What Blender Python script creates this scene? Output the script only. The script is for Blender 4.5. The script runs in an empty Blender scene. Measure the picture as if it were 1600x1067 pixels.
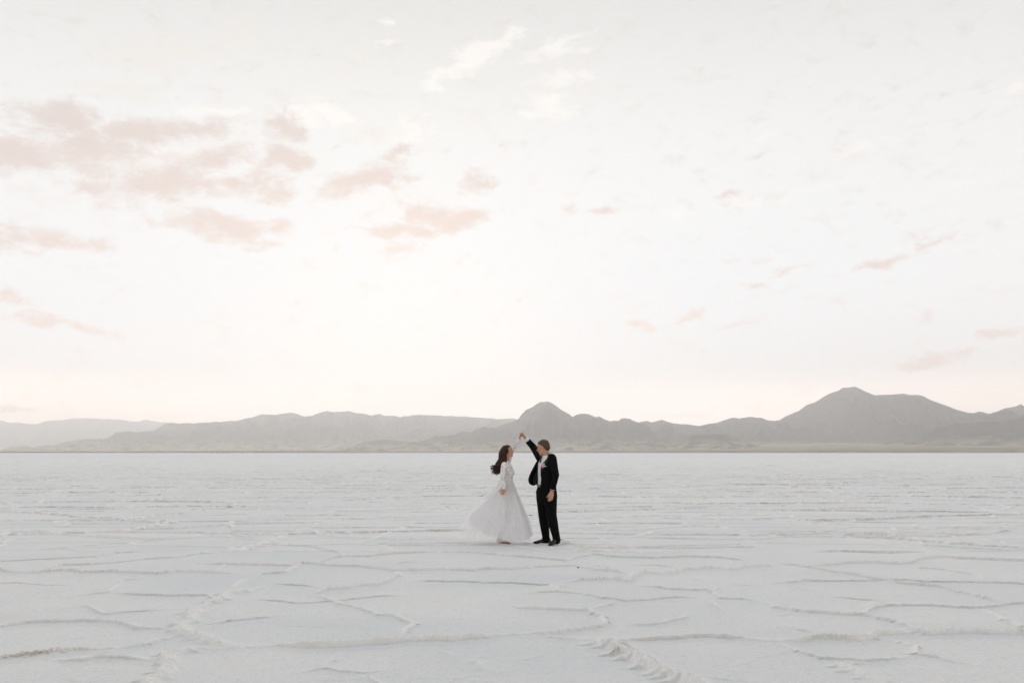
import bpy, math, random
import numpy as np
from mathutils import Vector, Matrix

# ------------------------------------------------------------------ camera, sky, sun, exposure
SC = bpy.context.scene
COL = SC.collection
H = 1.562                 # eye height of the photographer
FPX = 1555.6              # 35 mm lens on a 36 mm sensor, in photo pixels
cd = bpy.data.cameras.new('camera'); cam = bpy.data.objects.new('camera', cd); COL.objects.link(cam)
cam.location = (0, 0, H); cam.rotation_euler = (math.radians(90), 0, 0)
cd.lens = 35; cd.sensor_width = 36; cd.shift_y = (707 - 533.5) / 1600
cd.clip_start = 0.1; cd.clip_end = 200000
SC.camera = cam
SC.view_settings.view_transform = 'Standard'; SC.view_settings.look = 'None'
SC.view_settings.exposure = 0.0; SC.view_settings.gamma = 1.0; SC.view_settings.use_curve_mapping = False
SC.cycles.use_denoising = True
SC.cycles.max_bounces = 8; SC.cycles.volume_bounces = 2; SC.cycles.transparent_max_bounces = 16
SC.cycles.use_adaptive_sampling = False

SUN_AZ, SUN_EL = math.radians(-6), math.radians(7)      # low behind the far range, a little left of the couple
sl = bpy.data.lights.new('sun', 'SUN'); sun = bpy.data.objects.new('sun', sl); COL.objects.link(sun)
sl.energy = 1.3; sl.angle = math.radians(14); sl.color = (1.0, 0.93, 0.88)
sd = Vector((math.sin(SUN_AZ) * math.cos(SUN_EL), math.cos(SUN_AZ) * math.cos(SUN_EL), math.sin(SUN_EL)))
sun.rotation_euler = (-sd).to_track_quat('-Z', 'Y').to_euler()

W = bpy.data.worlds.new('World'); SC.world = W; W.use_nodes = True
W.cycles.sampling_method = 'MANUAL'; W.cycles.sample_map_resolution = 1024

class NT:
    """small helper round a node tree"""
    def __init__(s, nt): s.nt = nt; s.nt.nodes.clear()
    def n(s, t, **kw):
        nd = s.nt.nodes.new(t)
        for k, v in kw.items(): setattr(nd, k, v)
        return nd
    def put(s, sock, v):
        if hasattr(v, 'is_output') or isinstance(v, bpy.types.NodeSocket): s.nt.links.new(v, sock)
        elif v is not None: sock.default_value = v
    def m(s, op, a, b=None, c=None, clamp=False):
        nd = s.n('ShaderNodeMath', operation=op, use_clamp=clamp)
        for i, v in enumerate((a, b, c)):
            if v is not None: s.put(nd.inputs[i], v)
        return nd.outputs[0]
    def vm(s, op, a, b=None):
        nd = s.n('ShaderNodeVectorMath', operation=op)
        s.put(nd.inputs[0], a)
        if b is not None: s.put(nd.inputs[1], b)
        return nd.outputs[0]
    def rng(s, v, a, b, c=0.0, d=1.0, mode='SMOOTHSTEP'):
        nd = s.n('ShaderNodeMapRange', interpolation_type=mode)
        s.put(nd.inputs[0], v)
        for i, q in zip((1, 2, 3, 4), (a, b, c, d)): s.put(nd.inputs[i], q)
        return nd.outputs[0]
    def mix(s, f, a, b, blend='MIX'):
        nd = s.n('ShaderNodeMix', data_type='RGBA', blend_type=blend)
        s.put(nd.inputs[0], f)
        for i, v in ((6, a), (7, b)):
            s.put(nd.inputs[i], (*v, 1) if isinstance(v, tuple) and len(v) == 3 else v)
        return nd.outputs[2]
    def noise(s, vec, scale, detail=4, rough=.55, dist=0.0):
        nd = s.n('ShaderNodeTexNoise')
        if vec is not None: s.put(nd.inputs['Vector'], vec)
        nd.inputs['Scale'].default_value = scale; nd.inputs['Detail'].default_value = detail
        nd.inputs['Roughness'].default_value = rough; nd.inputs['Distortion'].default_value = dist
        return nd
    def mapping(s, vec, loc=(0,0,0), rot=(0,0,0), sc=(1,1,1), kind='POINT'):
        nd = s.n('ShaderNodeMapping', vector_type=kind)
        s.put(nd.inputs[0], vec)
        nd.inputs[1].default_value = loc; nd.inputs[2].default_value = rot; nd.inputs[3].default_value = sc
        return nd.outputs[0]
    def ramp(s, f, stops, interp='LINEAR'):
        nd = s.n('ShaderNodeValToRGB'); cr = nd.color_ramp; cr.interpolation = interp
        while len(cr.elements) < len(stops): cr.elements.new(.5)
        for e, (p, c) in zip(cr.elements, stops): e.position = p; e.color = (*c, 1)
        s.put(nd.inputs[0], f)
        return nd.outputs[0]

def lin(c):
    c = c / 255.0
    return c / 12.92 if c <= .04045 else ((c + .055) / 1.055) ** 2.4
def L3(r, g, b): return (lin(r), lin(g), lin(b))

def azel(px, py):
    a = math.atan((px - 800) / FPX)
    return a, math.atan((707 - py) / FPX * math.cos(a))

def build_sky():
    T = NT(W.node_tree)
    out = T.n('ShaderNodeOutputWorld')
    tc = T.n('ShaderNodeTexCoord').outputs['Generated']
    sep = T.n('ShaderNodeSeparateXYZ'); T.put(sep.inputs[0], tc)
    x, y, z = sep.outputs
    az = T.m('ARCTAN2', x, y)
    el = T.m('ARCSINE', z)
    # clear veil: colour by elevation
    deg = T.m('MULTIPLY', el, 180 / math.pi / 90.0)
    base = T.ramp(deg, SKY_STOPS)
    # the glow of the sun behind the range
    ga = T.m('DIVIDE', T.m('SUBTRACT', az, -0.06), 0.62)
    ge = T.m('DIVIDE', T.m('SUBTRACT', el, 0.10), 0.19)
    g = T.m('EXPONENT', T.m('MULTIPLY', T.m('ADD', T.m('MULTIPLY', ga, ga), T.m('MULTIPLY', ge, ge)), -1.0))
    base = T.mix(T.m('MULTIPLY', g, .8), base, GLOW)
    # pink band at the horizon, fading where the glow is strongest
    pb = T.m('MULTIPLY', T.rng(el, 0.0, 0.09, 1.0, 0.0), T.m('SUBTRACT', 1.0, T.m('MULTIPLY', T.m('EXPONENT', T.m('MULTIPLY', T.m('MULTIPLY', T.m('ADD', ga, .02), T.m('ADD', ga, .02)), -6.0)), .8)))
    base = T.mix(pb, base, PINK)
    # behind the camera the sky is darker
    back = T.m('MULTIPLY', T.rng(y, -0.6, 0.75, BACK, 1.0), T.rng(el, .46, .85, 1.0, 1.16))     # unseen overhead sky raised to brighten the ground
    base = T.mix(1.0, base, T.n('ShaderNodeCombineColor').outputs[0], 'MULTIPLY')
    cc = base.node.inputs[7].links[0].from_node
    for i in range(3): T.put(cc.inputs[i], back)
    # clouds, laid out by azimuth and elevation
    cv = T.n('ShaderNodeCombineXYZ'); T.put(cv.inputs[0], az); T.put(cv.inputs[1], el)
    cv = cv.outputs[0]
    w1 = T.noise(T.mapping(cv, sc=(16, 34, 1)), 1.0, 7, .66)
    off = T.vm('SUBTRACT', w1.outputs['Color'], (.5, .5, .5))
    sc_ = T.n('ShaderNodeVectorMath', operation='MULTIPLY'); T.put(sc_.inputs[0], off); sc_.inputs[1].default_value = (.085, .036, 0)
    wv = T.vm('ADD', cv, sc_.outputs[0])
    def field(blobs):
        acc = None
        for (px, py, rx, ry, rot, st) in blobs:
            if px > 880: st *= .92
            a, e = azel(px, py)
            mp = T.mapping(wv, (a, e, 0), (0, 0, math.radians(rot)), (rx / FPX * 1.25, ry / FPX * 1.25, 1), 'TEXTURE')
            gr = T.n('ShaderNodeTexGradient', gradient_type='QUADRATIC_SPHERE' if False else 'SPHERICAL')
            T.put(gr.inputs[0], mp)
            v = T.m('MULTIPLY', gr.outputs['Fac'], st)
            acc = v if acc is None else T.m('MAXIMUM', acc, v)
        return acc
    tex = T.noise(T.mapping(cv, sc=(30, 52, 1)), 1.0, 10, .70, .35).outputs['Fac']
    tex2 = T.noise(T.mapping(cv, rot=(0, 0, math.radians(24)), sc=(30, 85, 1)), 1.0, 8, .68, .6).outputs['Fac']
    wh = field(WHITE_CLOUDS)
    wm = T.rng(T.m('ADD', wh, T.m('MULTIPLY', T.m('SUBTRACT', tex2, .5), 1.9)), .20, .85)
    base = T.mix(T.m('MULTIPLY', wm, .85), base, CLOUD_WHITE)
    fn = field(FAINT_CLOUDS)
    fm = T.rng(T.m('ADD', fn, T.m('MULTIPLY', T.m('SUBTRACT', tex, .5), 1.3)), .18, .9)
    base = T.mix(T.m('MULTIPLY', fm, .55), base, CLOUD_FAINT)
    dk = field(PINK_CLOUDS)
    dm = T.rng(T.m('ADD', dk, T.m('MULTIPLY', T.m('SUBTRACT', tex, .5), 2.2)), .02, .88)
    ccol = T.ramp(deg, [(0, L3(250, 226, 216)), (.10, L3(232, 211, 202)), (.2, L3(220, 206, 201)), (.3, L3(214, 209, 207))])
    base = T.mix(T.m('MULTIPLY', dm, .95), base, ccol)
    bg = T.n('ShaderNodeBackground'); T.put(bg.inputs[0], base); bg.inputs[1].default_value = SKY_GAIN
    st = T.n('ShaderNodeTexSky', sky_type='NISHITA'); st.sun_disc = False
    st.sun_elevation = SUN_EL; st.sun_rotation = SUN_AZ; st.dust_density = 2.0; st.air_density = 1.0
    bn = T.n('ShaderNodeBackground'); T.put(bn.inputs[0], st.outputs[0]); bn.inputs[1].default_value = .05
    mx = T.n('ShaderNodeMixShader'); mx.inputs[0].default_value = .06
    T.put(mx.inputs[1], bg.outputs[0]); T.put(mx.inputs[2], bn.outputs[0])
    T.put(out.inputs[0], mx.outputs[0])

SKY_GAIN = 1.04
BACK = .64
SKY_STOPS = [(0.0, (1.15, 1.04, .98)), (.10, (1.04, 1.01, .985)), (.2, L3(243, 242, 239)), (.28, L3(225, 224, 222)), (.42, L3(242, 243, 245)), (1.0, L3(245, 247, 250))]
GLOW = L3(226, 234, 243)
PINK = (2.5, 1.82, 1.5)
CLOUD_WHITE = L3(251, 248, 245)
CLOUD_FAINT = L3(238, 230, 224)
# px, py, half-width, half-height, tilt, strength
PINK_CLOUDS = [(95, 190, 75, 26, 3, 1), (20, 245, 80, 34, 5, 1), (150, 235, 110, 40, 8, 1), (220, 205, 75, 30, 5, 1), (285, 205, 75, 20, 8, .9), (330, 250, 70, 18, 16, .9),
    (250, 285, 95, 32, 10, 1), (300, 290, 50, 22, 10, 1), (140, 290, 60, 20, 0, .8), (445, 205, 38, 36, 0, .9), (440, 245, 40, 30, 0, .9), (385, 285, 60, 24, 14, .9), (435, 292, 45, 20, 0, .9), (345, 305, 60, 16, 8, .8),
    (350, 353, 100, 22, -2, 1.1), (425, 358, 35, 14, 0, .8), (420, 382, 25, 14, 0, .7), (575, 280, 80, 26, 10, 1.1), (630, 245, 40, 16, 24, .8), (750, 278, 34, 14, 22, .8),
    (615, 365, 62, 17, 3, .95), (675, 338, 60, 18, -8, 1), (715, 345, 50, 20, 10, 1), (625, 392, 30, 14, 6, .7), (15, 375, 70, 18, 0, .9), (100, 377, 70, 18, -4, .95), (10, 462, 40, 16, -6, .7),
    (60, 500, 62, 12, -2, .75), (150, 515, 36, 10, -12, .75), (1005, 506, 28, 10, 2, .95), (1082, 495, 30, 9, 22, .95), (1145, 513, 24, 7, 8, .7), (935, 326, 20, 9, 0, .8), (888, 328, 24, 8, 12, .6),
    (1380, 411, 42, 9, 9, .9), (1452, 380, 30, 9, 20, .8), (1455, 565, 72, 12, 5, 1), (1550, 524, 44, 10, 8, .85), (1190, 444, 40, 7, 8, .7), (1225, 430, 26, 8, 16, .7), (30, 645, 60, 7, 0, .9), (1135, 302, 30, 7, 14, .6), (1185, 245, 36, 8, 14, .6)]
WHITE_CLOUDS = [(745, 85, 75, 20, 24, 1.2), (780, 65, 50, 14, 22, 1.1), (690, 122, 40, 14, 30, .9), (730, 112, 60, 9, 14, .7), (605, 72, 28, 9, 6, 1), (604, 38, 14, 6, -30, .9), (868, 80, 65, 16, 16, .95), (870, 125, 55, 24, -8, .85), (860, 165, 80, 26, -6, .9),
    (820, 180, 22, 16, 10, .8), (465, 185, 40, 26, -20, 1), (525, 180, 50, 22, -10, 1), (330, 175, 70, 12, 2, .8), (640, 200, 60, 40, 0, .7), (1345, 235, 90, 16, 9, .8), (1190, 215, 34, 14, 8, .6),
    (1585, 145, 50, 18, 20, 1), (1590, 235, 34, 10, 20, .9), (1510, 285, 70, 12, 10, .7), (1440, 203, 20, 7, 10, .8), (1190, 310, 200, 16, 9, .65), (1420, 385, 90, 12, 12, .6), (50, 225, 70, 12, 0, .8), (250, 240, 50, 14, 8, .7), (310, 275, 40, 12, 20, .7), (1510, 500, 120, 9, 8, .5)]
FAINT_CLOUDS = [(210, 255, 330, 100, 4, .75), (640, 320, 180, 90, 0, .5), (860, 130, 150, 90, 10, .45), (1350, 240, 260, 70, 9, .5), (245, 90, 120, 34, 10, .9), (365, 60, 75, 28, 20, .9), (195, 145, 70, 22, -4, 1), (540, 105, 60, 24, 35, .7), (590, 215, 60, 22, -5, .8), (740, 180, 34, 16, 6, .8), (560, 195, 60, 22, 0, .6),
    (180, 350, 90, 14, -2, .5), (30, 335, 50, 16, 0, .6), (345, 395, 40, 10, -8, .6), (215, 455, 70, 12, 3, .6), (50, 300, 60, 14, 0, .7), (640, 300, 70, 14, 2, .6), (932, 395, 26, 14, 0, .6), (1060, 545, 60, 8, 0, .5), (1060, 652, 90, 8, -2, 1.0), (960, 640, 60, 6, 3, .6), (1200, 640, 150, 6, 1, .5), (120, 420, 60, 10, 5, .5)]
build_sky()

# ------------------------------------------------------------------ helpers
def tag(o, label=None, cat=None, group=None, kind=None):
    if label: o['label'] = label
    if cat: o['category'] = cat
    if group: o['group'] = group
    if kind: o['kind'] = kind
    return o
def empty(name, loc=(0,0,0), rz=0):
    o = bpy.data.objects.new(name, None); o.location = loc; o.rotation_euler = (0, 0, rz); o.empty_display_size = .2
    COL.objects.link(o); return o

def material(name):
    m = bpy.data.materials.new(name); m.use_nodes = True
    T = NT(m.node_tree); out = T.n('ShaderNodeOutputMaterial'); p = T.n('ShaderNodeBsdfPrincipled')
    T.put(out.inputs[0], p.outputs[0])
    return m, T, p, out
def cloth(name, col, rough=.8, var=.12, scale=60, bump=.0, sheen=0.0, spec=.5):
    m, T, p, out = material(name); p.inputs['Specular IOR Level'].default_value = spec
    co = T.n('ShaderNodeTexCoord').outputs['Object']
    nz = T.noise(co, scale, 4).outputs['Fac']
    c = T.mix(nz, tuple(x * (1 - var) for x in col), tuple(min(1, x * (1 + var)) for x in col))
    T.put(p.inputs['Base Color'], c); p.inputs['Roughness'].default_value = rough
    if sheen: p.inputs['Sheen Weight'].default_value = sheen
    if bump:
        b = T.n('ShaderNodeBump'); b.inputs['Strength'].default_value = bump; b.inputs['Distance'].default_value = .01
        T.put(b.inputs['Height'], T.noise(co, 14, 3).outputs['Fac']); T.put(p.inputs['Normal'], b.outputs[0])
    return m

# numpy noise
def _h(ix, iy, seed):
    n = (ix.astype(np.int64) * 374761393 + iy.astype(np.int64) * 668265263 + seed * 1442695041) & 0xffffffff
    n = ((n ^ (n >> 13)) * 1274126177) & 0xffffffff
    n = n ^ (n >> 16)
    return (n & 0xffffff).astype(np.float64) / 16777216.0
def vnoise(x, y, seed=0):
    ix = np.floor(x); iy = np.floor(y); fx = x - ix; fy = y - iy
    fx = fx * fx * (3 - 2 * fx); fy = fy * fy * (3 - 2 * fy)
    a = _h(ix, iy, seed); b = _h(ix + 1, iy, seed); c = _h(ix, iy + 1, seed); d = _h(ix + 1, iy + 1, seed)
    return (a + (b - a) * fx) * (1 - fy) + (c + (d - c) * fx) * fy
def fbm(x, y, oct=4, seed=0, g=.5):
    s = 0; a = 1; t = 0
    for i in range(oct):
        s = s + a * vnoise(x, y, seed + i * 17); t += a; a *= g
        x = x * 2.03 + 11.3; y = y * 2.03 - 7.1
    return s / t
def ridged(x, y, oct=4, seed=0):
    s = 0; a = 1; t = 0
    for i in range(oct):
        s = s + a * (1 - np.abs(2 * vnoise(x, y, seed + i * 13) - 1)) ** 1.5; t += a; a *= .5
        x = x * 2.1 + 3.3; y = y * 2.1 + 5.7
    return s / t

def grid_mesh(name, X, Y, Z, mat, attrs=None):
    R, C = X.shape
    co = np.stack([X, Y, Z], -1).reshape(-1, 3).astype(np.float32)
    idx = np.arange(R * C, dtype=np.int32).reshape(R, C)
    q = np.stack([idx[:-1, :-1], idx[:-1, 1:], idx[1:, 1:], idx[1:, :-1]], -1).reshape(-1, 4)
    me = bpy.data.meshes.new(name)
    me.vertices.add(len(co)); me.vertices.foreach_set('co', co.ravel())
    me.loops.add(q.size); me.loops.foreach_set('vertex_index', q.ravel())
    me.polygons.add(len(q)); me.polygons.foreach_set('loop_start', np.arange(0, q.size, 4, dtype=np.int32))
    me.update(calc_edges=True)
    me.polygons.foreach_set('use_smooth', np.ones(len(q), dtype=bool))
    for k, v in (attrs or {}).items():
        a = me.attributes.new(k, 'FLOAT', 'POINT'); a.data.foreach_set('value', v.reshape(-1).astype(np.float32))
    me.materials.append(mat)
    o = bpy.data.objects.new(name, me); COL.objects.link(o)
    return o
# ------------------------------------------------------------------ the salt flat
def salt_material():
    m, T, p, out = material('salt_crust')
    co = T.n('ShaderNodeNewGeometry').outputs['Position']
    rd = T.n('ShaderNodeAttribute', attribute_name='ridge').outputs['Fac']
    dt = T.n('ShaderNodeAttribute', attribute_name='dirt').outputs['Fac']
    lw = T.n('ShaderNodeAttribute', attribute_name='cool_tone').outputs['Fac']
    big = T.noise(co, .35, 4).outputs['Fac']
    fine = T.noise(co, 42, 5, .75).outputs['Fac']
    grain = T.noise(co, 120, 3, .7).outputs['Fac']
    c = T.mix(T.rng(big, .35, .65), SALT_A, SALT_B)
    c = T.mix(T.m('MULTIPLY', T.rng(T.noise(co, .9, 5, .6).outputs['Fac'], .56, .72), .45), c, SALT_PINK)
    c = T.mix(T.m('MULTIPLY', lw, .8), c, SALT_COOL)
    c = T.mix(T.m('MULTIPLY', T.rng(fine, .46, .68), .34), c, SALT_DARK)
    c = T.mix(T.m('MULTIPLY', T.rng(grain, .5, .72), .34), c, SALT_DARK)
    c = T.mix(T.m('MULTIPLY', T.rng(T.noise(co, 13, 4, .8).outputs['Fac'], .5, .68), .26), c, SALT_DARK)
    c = T.mix(T.m('MULTIPLY', T.rng(grain, .45, .2), .5), c, SALT_RIDGE)
    c = T.mix(T.m('MULTIPLY', rd, .85), c, SALT_RIDGE)
    c = T.mix(T.m('MULTIPLY', dt, T.rng(fine, .38, .52)), c, (.30, .22, .14))
    T.put(p.inputs['Base Color'], c)
    p.inputs['Roughness'].default_value = .95; p.inputs['Specular IOR Level'].default_value = 0.0
    b = T.n('ShaderNodeBump'); b.inputs['Strength'].default_value = .8; b.inputs['Distance'].default_value = .007
    hgt = T.m('ADD', T.m('MULTIPLY', fine, 1.6), T.m('MULTIPLY', grain, .8))
    T.put(b.inputs['Height'], hgt); T.put(p.inputs['Normal'], b.outputs[0])
    return m
SALT_A = (.785, .79, .79); SALT_B = (.825, .82, .81); SALT_PINK = (.83, .775, .73); SALT_COOL = (.72, .74, .75); SALT_DARK = (.50, .495, .48); SALT_RIDGE = (.89, .88, .85)

def gp(px, py):                      # a point of the flat seen at a place of the photograph
    d = FPX * H / (py - 707.0)
    return ((px - 800) / FPX * d, d)

# pressure ridges traced on the flat: (points, height cm, half width cm, lumpiness, dirt)
RIDGES = [
 ('-40,879 0,877 32,875.5 87,873 150,869.5 180,864 240,861', 2, 5, .2, 0), ('-40,882 -8,887 0,890 8,894 15,895 55,895 95,892.5 117,892.5 130,895.5 162,894 207,895 250,897 280,892.5 325,894.5 375,896', 3.6, 6, .6, .5),
 ('57,891 95,883 140,882 195,878 225,874 275,871 312,865 350,862', 2.4, 5, .4, .1), ('232,899 212,905 190,907.5 175,921 170,925 140,929 100,932.5', 1.6, 4, .3, 0), ('170,925 212,929.5 262,930.5 325,930 332,934 345,940', 2.4, 5, .4, 0),
 ('-30,911 37,911 75,914 130,914', 1.2, 4, .2, 0), ('-30,952 0,949 32,946', 1.2, 4, .2, 0), ('95,948 132,947 145,951 150,957 160,960 190,957 217,955 285,951', 1.6, 4, .3, 0), ('160,960 140,965 130,969', 1.5, 4, .3, 0),
 ('-50,984 0,979 45,974 75,972.5 135,970 175,972 197,976 215,982 265,982 278,980', 2.6, 6, .4, 0), ('400,919 375,924 350,930 345,937 330,942 310,952 295,960 295,972 277,979 283,987 300,994 320,999 337,1006 360,1011 400,1010', 3.6, 8, 1, 0),
 ('283,990 255,999 230,1007 195,1012 170,1019', 2.2, 6, .5, 0), ('-60,1036 0,1030 37,1026 87,1020 125,1016 170,1014', 4.4, 8, .6, .9), ('62,1029 100,1032 130,1032 162,1029 212,1029 237,1032 250,1035', 2.4, 6, .3, 0),
 ('360,1013 312,1014 287,1019 262,1026 257,1032 262,1040 252,1052 240,1062 230,1067 222,1085 200,1110', 3.4, 8, 1, 0), ('330,892 350,882 370,877', 1.6, 4, .6, 0), ('385,902 370,910 355,922', 1.6, 6, 1, 0), ('300,976 350,972 400,966 415,965 460,960', 1.6, 4, .3, 0),
 ('310,881 400,883 450,884 470,881 485,880.5 512,884 560,885 600,889 622,892 650,891 695,889.5 737,892 762,889.5 800,889.5 840,886 892,884 905,885 932,891 960,892.5 985,897.5', 3.2, 6, .5, .3),
 ('400,901 412,897 445,894 460,885 472,881 495,880 517,872 542,869 575,869.5 615,865 665,862.5 750,864 800,869 830,871 860,874 882,876 910,869 930,866 955,869.5 1020,872 1075,869.5 1120,870.5 1175,877', 2.6, 5, .4, .1),
 ('622,892 620,900 607,907 585,914 562,915 540,919 507,921 485,929', 3.2, 6, .7, .1), ('415,911 450,913 505,918', 1.8, 4, .2, 0), ('400,920 425,913', 1.4, 4, .2, 0), ('375,938 400,937 440,939 467,942 520,939 560,935 600,931 645,929', 1.4, 4, .2, 0),
 ('485,929 505,933 520,939 530,944 550,947.5 575,954 592,962 615,962.5 632,969 645,976 632,987 622,997', 2.2, 6, .5, 0), ('400,1009 450,1009.5 482,1011 525,1009.5 562,1007 600,1005 625,1002.5 662,1000 700,1000 745,996 770,992.5 800,991', 4.6, 8, .5, .15),
 ('632,907 675,908 725,909 800,911 845,914 870,914 880,911', 1.8, 4, .2, 0), ('605,884 625,879 670,876', 1.4, 4, .2, 0), ('525,1019 515,1032 507,1040 507,1044', 1.6, 6, .7, 0), ('445,1054 475,1049 507,1044 540,1049 570,1051 615,1044', 1.6, 5, .4, 0),
 ('550,1051 570,1057 590,1066 610,1082', 1.6, 5, .4, 0), ('746,1025 744,1035 755,1044 775,1050', 1.8, 6, .9, 0), ('700,1064 730,1057 775,1051', .9, 4, .3, 0), ('735,897 720,905', 1, 4, .2, 0), ('670,1010 700,1022 732,1026', .8, 4, .3, 0),
 ('905,885 920,886 935,883 950,886', 2.6, 5, .8, 1), ('880,911 905,907 940,906 970,906 982,909 990,900 1005,893 1020,896 1040,896 1065,890.5 1090,890 1112,888 1142,890 1165,886 1200,884.5 1207,881', 4, 7, .8, .35),
 ('800,946 815,950.5 875,953 920,954 930,960 945,965 950,975 930,980 895,986 865,990 835,989 800,991', 2.8, 6, .5, 0), ('807,929 840,925.5 872,924 905,927.5 920,930 940,934.5 962,936 975,939 1012,937 1050,933 1087,933 1100,935', 2, 5, .4, 0),
 ('872,924 870,917 880,911', 3.2, 8, 1, 0), ('962,937 950,946 925,950.5 920,954', 2, 5, .6, 0), ('1100,935 1115,945 1130,952', 1.6, 5, .7, 0), ('980,914 1025,917.5 1052,921 1105,922.5 1112,926 1125,934 1162,936 1200,942', 2, 5, .4, 0), ('1057,903 1100,907 1117,907.5', 1.6, 4, .4, 0),
 ('1102,912 1120,920 1105,924', 1.8, 6, 1, 0), ('1117,911 1162,914 1200,914', 1.3, 4, .2, 0), ('950,977 975,976 1012,976 1037,972.5 1070,964 1077,956', 1.8, 6, .4, 0), ('975,977 972,985', 1.8, 6, 1, 0), ('850,990 865,995 900,999.5 930,1000', 3, 6, .7, 0),
 ('930,1000 940,1007.5 960,1012 975,1025 995,1032 1015,1045 1035,1055 1050,1060 1070,1066 1085,1078 1120,1110', 5.8, 10, 1, .55), ('947,999 980,1000 1025,999 1060,997.5 1100,995 1145,997 1200,997.5', 3, 6, .3, 0), ('1070,1055 1100,1056 1137,1062 1200,1066', 1.5, 5, .3, 0),
 ('972,882.5 1025,883 1072,887', 1.4, 4, .2, 0), ('1140,963 1200,964', 1, 4, .2, 0), ('1207,881 1242,883 1275,889 1305,894 1340,899 1365,904 1385,907 1407,911 1440,914 1475,918 1500,925.5 1542,934 1567,941', 2.8, 5, .5, .3),
 ('1257,884.5 1295,882.5 1320,880 1362,879 1400,881 1420,880 1430,875.5 1445,872 1475,870 1500,872.5 1550,875 1600,877 1650,878', 3.6, 6, .5, .4), ('1422,882.5 1440,887 1475,890 1500,894.5 1525,897 1542,905', 2, 5, .4, 0), ('1260,862 1325,862 1390,864 1430,863', 2, 5, .2, 0),
 ('1200,911 1220,911 1257,907.5 1300,908 1355,907.5 1382,906 1415,906 1450,909 1500,909 1550,910 1600,912 1650,913', 2.2, 5, .3, .1), ('1220,911 1242,918 1277,923', 1.6, 4, .3, 0), ('1280,931 1312,933 1360,938 1377,940 1405,944.5', 1.5, 4, .3, 0),
 ('1200,942 1215,949 1250,955 1285,957.5 1325,960 1350,961 1375,967.5 1400,972.5 1425,981 1440,985', 2.6, 6, .4, 0), ('1200,963 1250,956', 1.4, 4, .2, 0), ('1350,960 1365,950 1385,946 1425,946 1455,946 1487,949 1522,949.5 1550,947.5 1575,944 1600,942.5 1660,940', 2.2, 5, .4, 0),
 ('1360,949 1375,940', 1.8, 6, 1, 0), ('1522,950 1545,954 1560,960 1570,969 1600,979 1650,988', 2, 6, .5, 0), ('1200,1001 1250,1001 1287,997.5 1312,999 1340,1001 1360,999 1370,991 1415,990 1435,986 1450,991 1475,990 1505,987.5 1550,989.5 1600,991 1680,992', 4.4, 7, .6, .4),
 ('1145,997 1200,1001', 3.4, 7, .4, 0), ('1220,975 1250,982.5 1287,992', 1.6, 4, .3, 0), ('1215,1005 1245,1017.5 1275,1024 1290,1029 1325,1030 1355,1031 1385,1030.5 1415,1027 1427,1024', 2, 6, .3, 0), ('1390,996 1407,1004 1430,1011 1432,1021 1460,1026 1495,1034 1535,1040.5', 1.8, 5, .5, 0),
 ('1332,1031 1327,1037 1317,1042 1335,1050 1360,1060 1380,1068 1395,1082', 2.4, 8, 1, 0),
 # farther off
 ('-30,837 0,838 15,833 60,831 90,835 130,838 180,840 250,843 300,841 330,839 400,838', 4, 7, .6, .4), ('40,860 100,856 170,850 230,846 265,843', 2, 6, .3, 0), ('370,849 400,851 430,852 480,853 500,857 540,867', 3, 6, .4, .2), ('475,826 490,830 500,836 540,840 600,842 640,843 665,842 690,838', 3, 8, .8, .1),
 ('560,852 620,851 660,851 700,849 760,850', 3, 7, .3, .2), ('180,828 270,826 370,819 430,818 520,816', 3, 7, .3, .2), ('1180,834 1245,835 1290,834 1310,837 1350,835 1400,836 1460,838 1540,835 1580,829', 4, 8, .5, .7), ('885,851 930,856 1000,856 1060,857 1130,855 1200,855', 2.6, 6, .4, .1), ('1060,845 1080,850', 2, 8, 1, 0),
 ('1260,860 1330,861 1400,862 1460,863', 2, 5, .2, 0), ('1430,838 1445,852 1500,856 1600,861', 2, 6, .4, .1), ('880,827 960,823 1000,822', 3, 8, .8, 0), ('1000,776 1100,774 1180,771', 3.5, 10, .5, 0),
]

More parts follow.
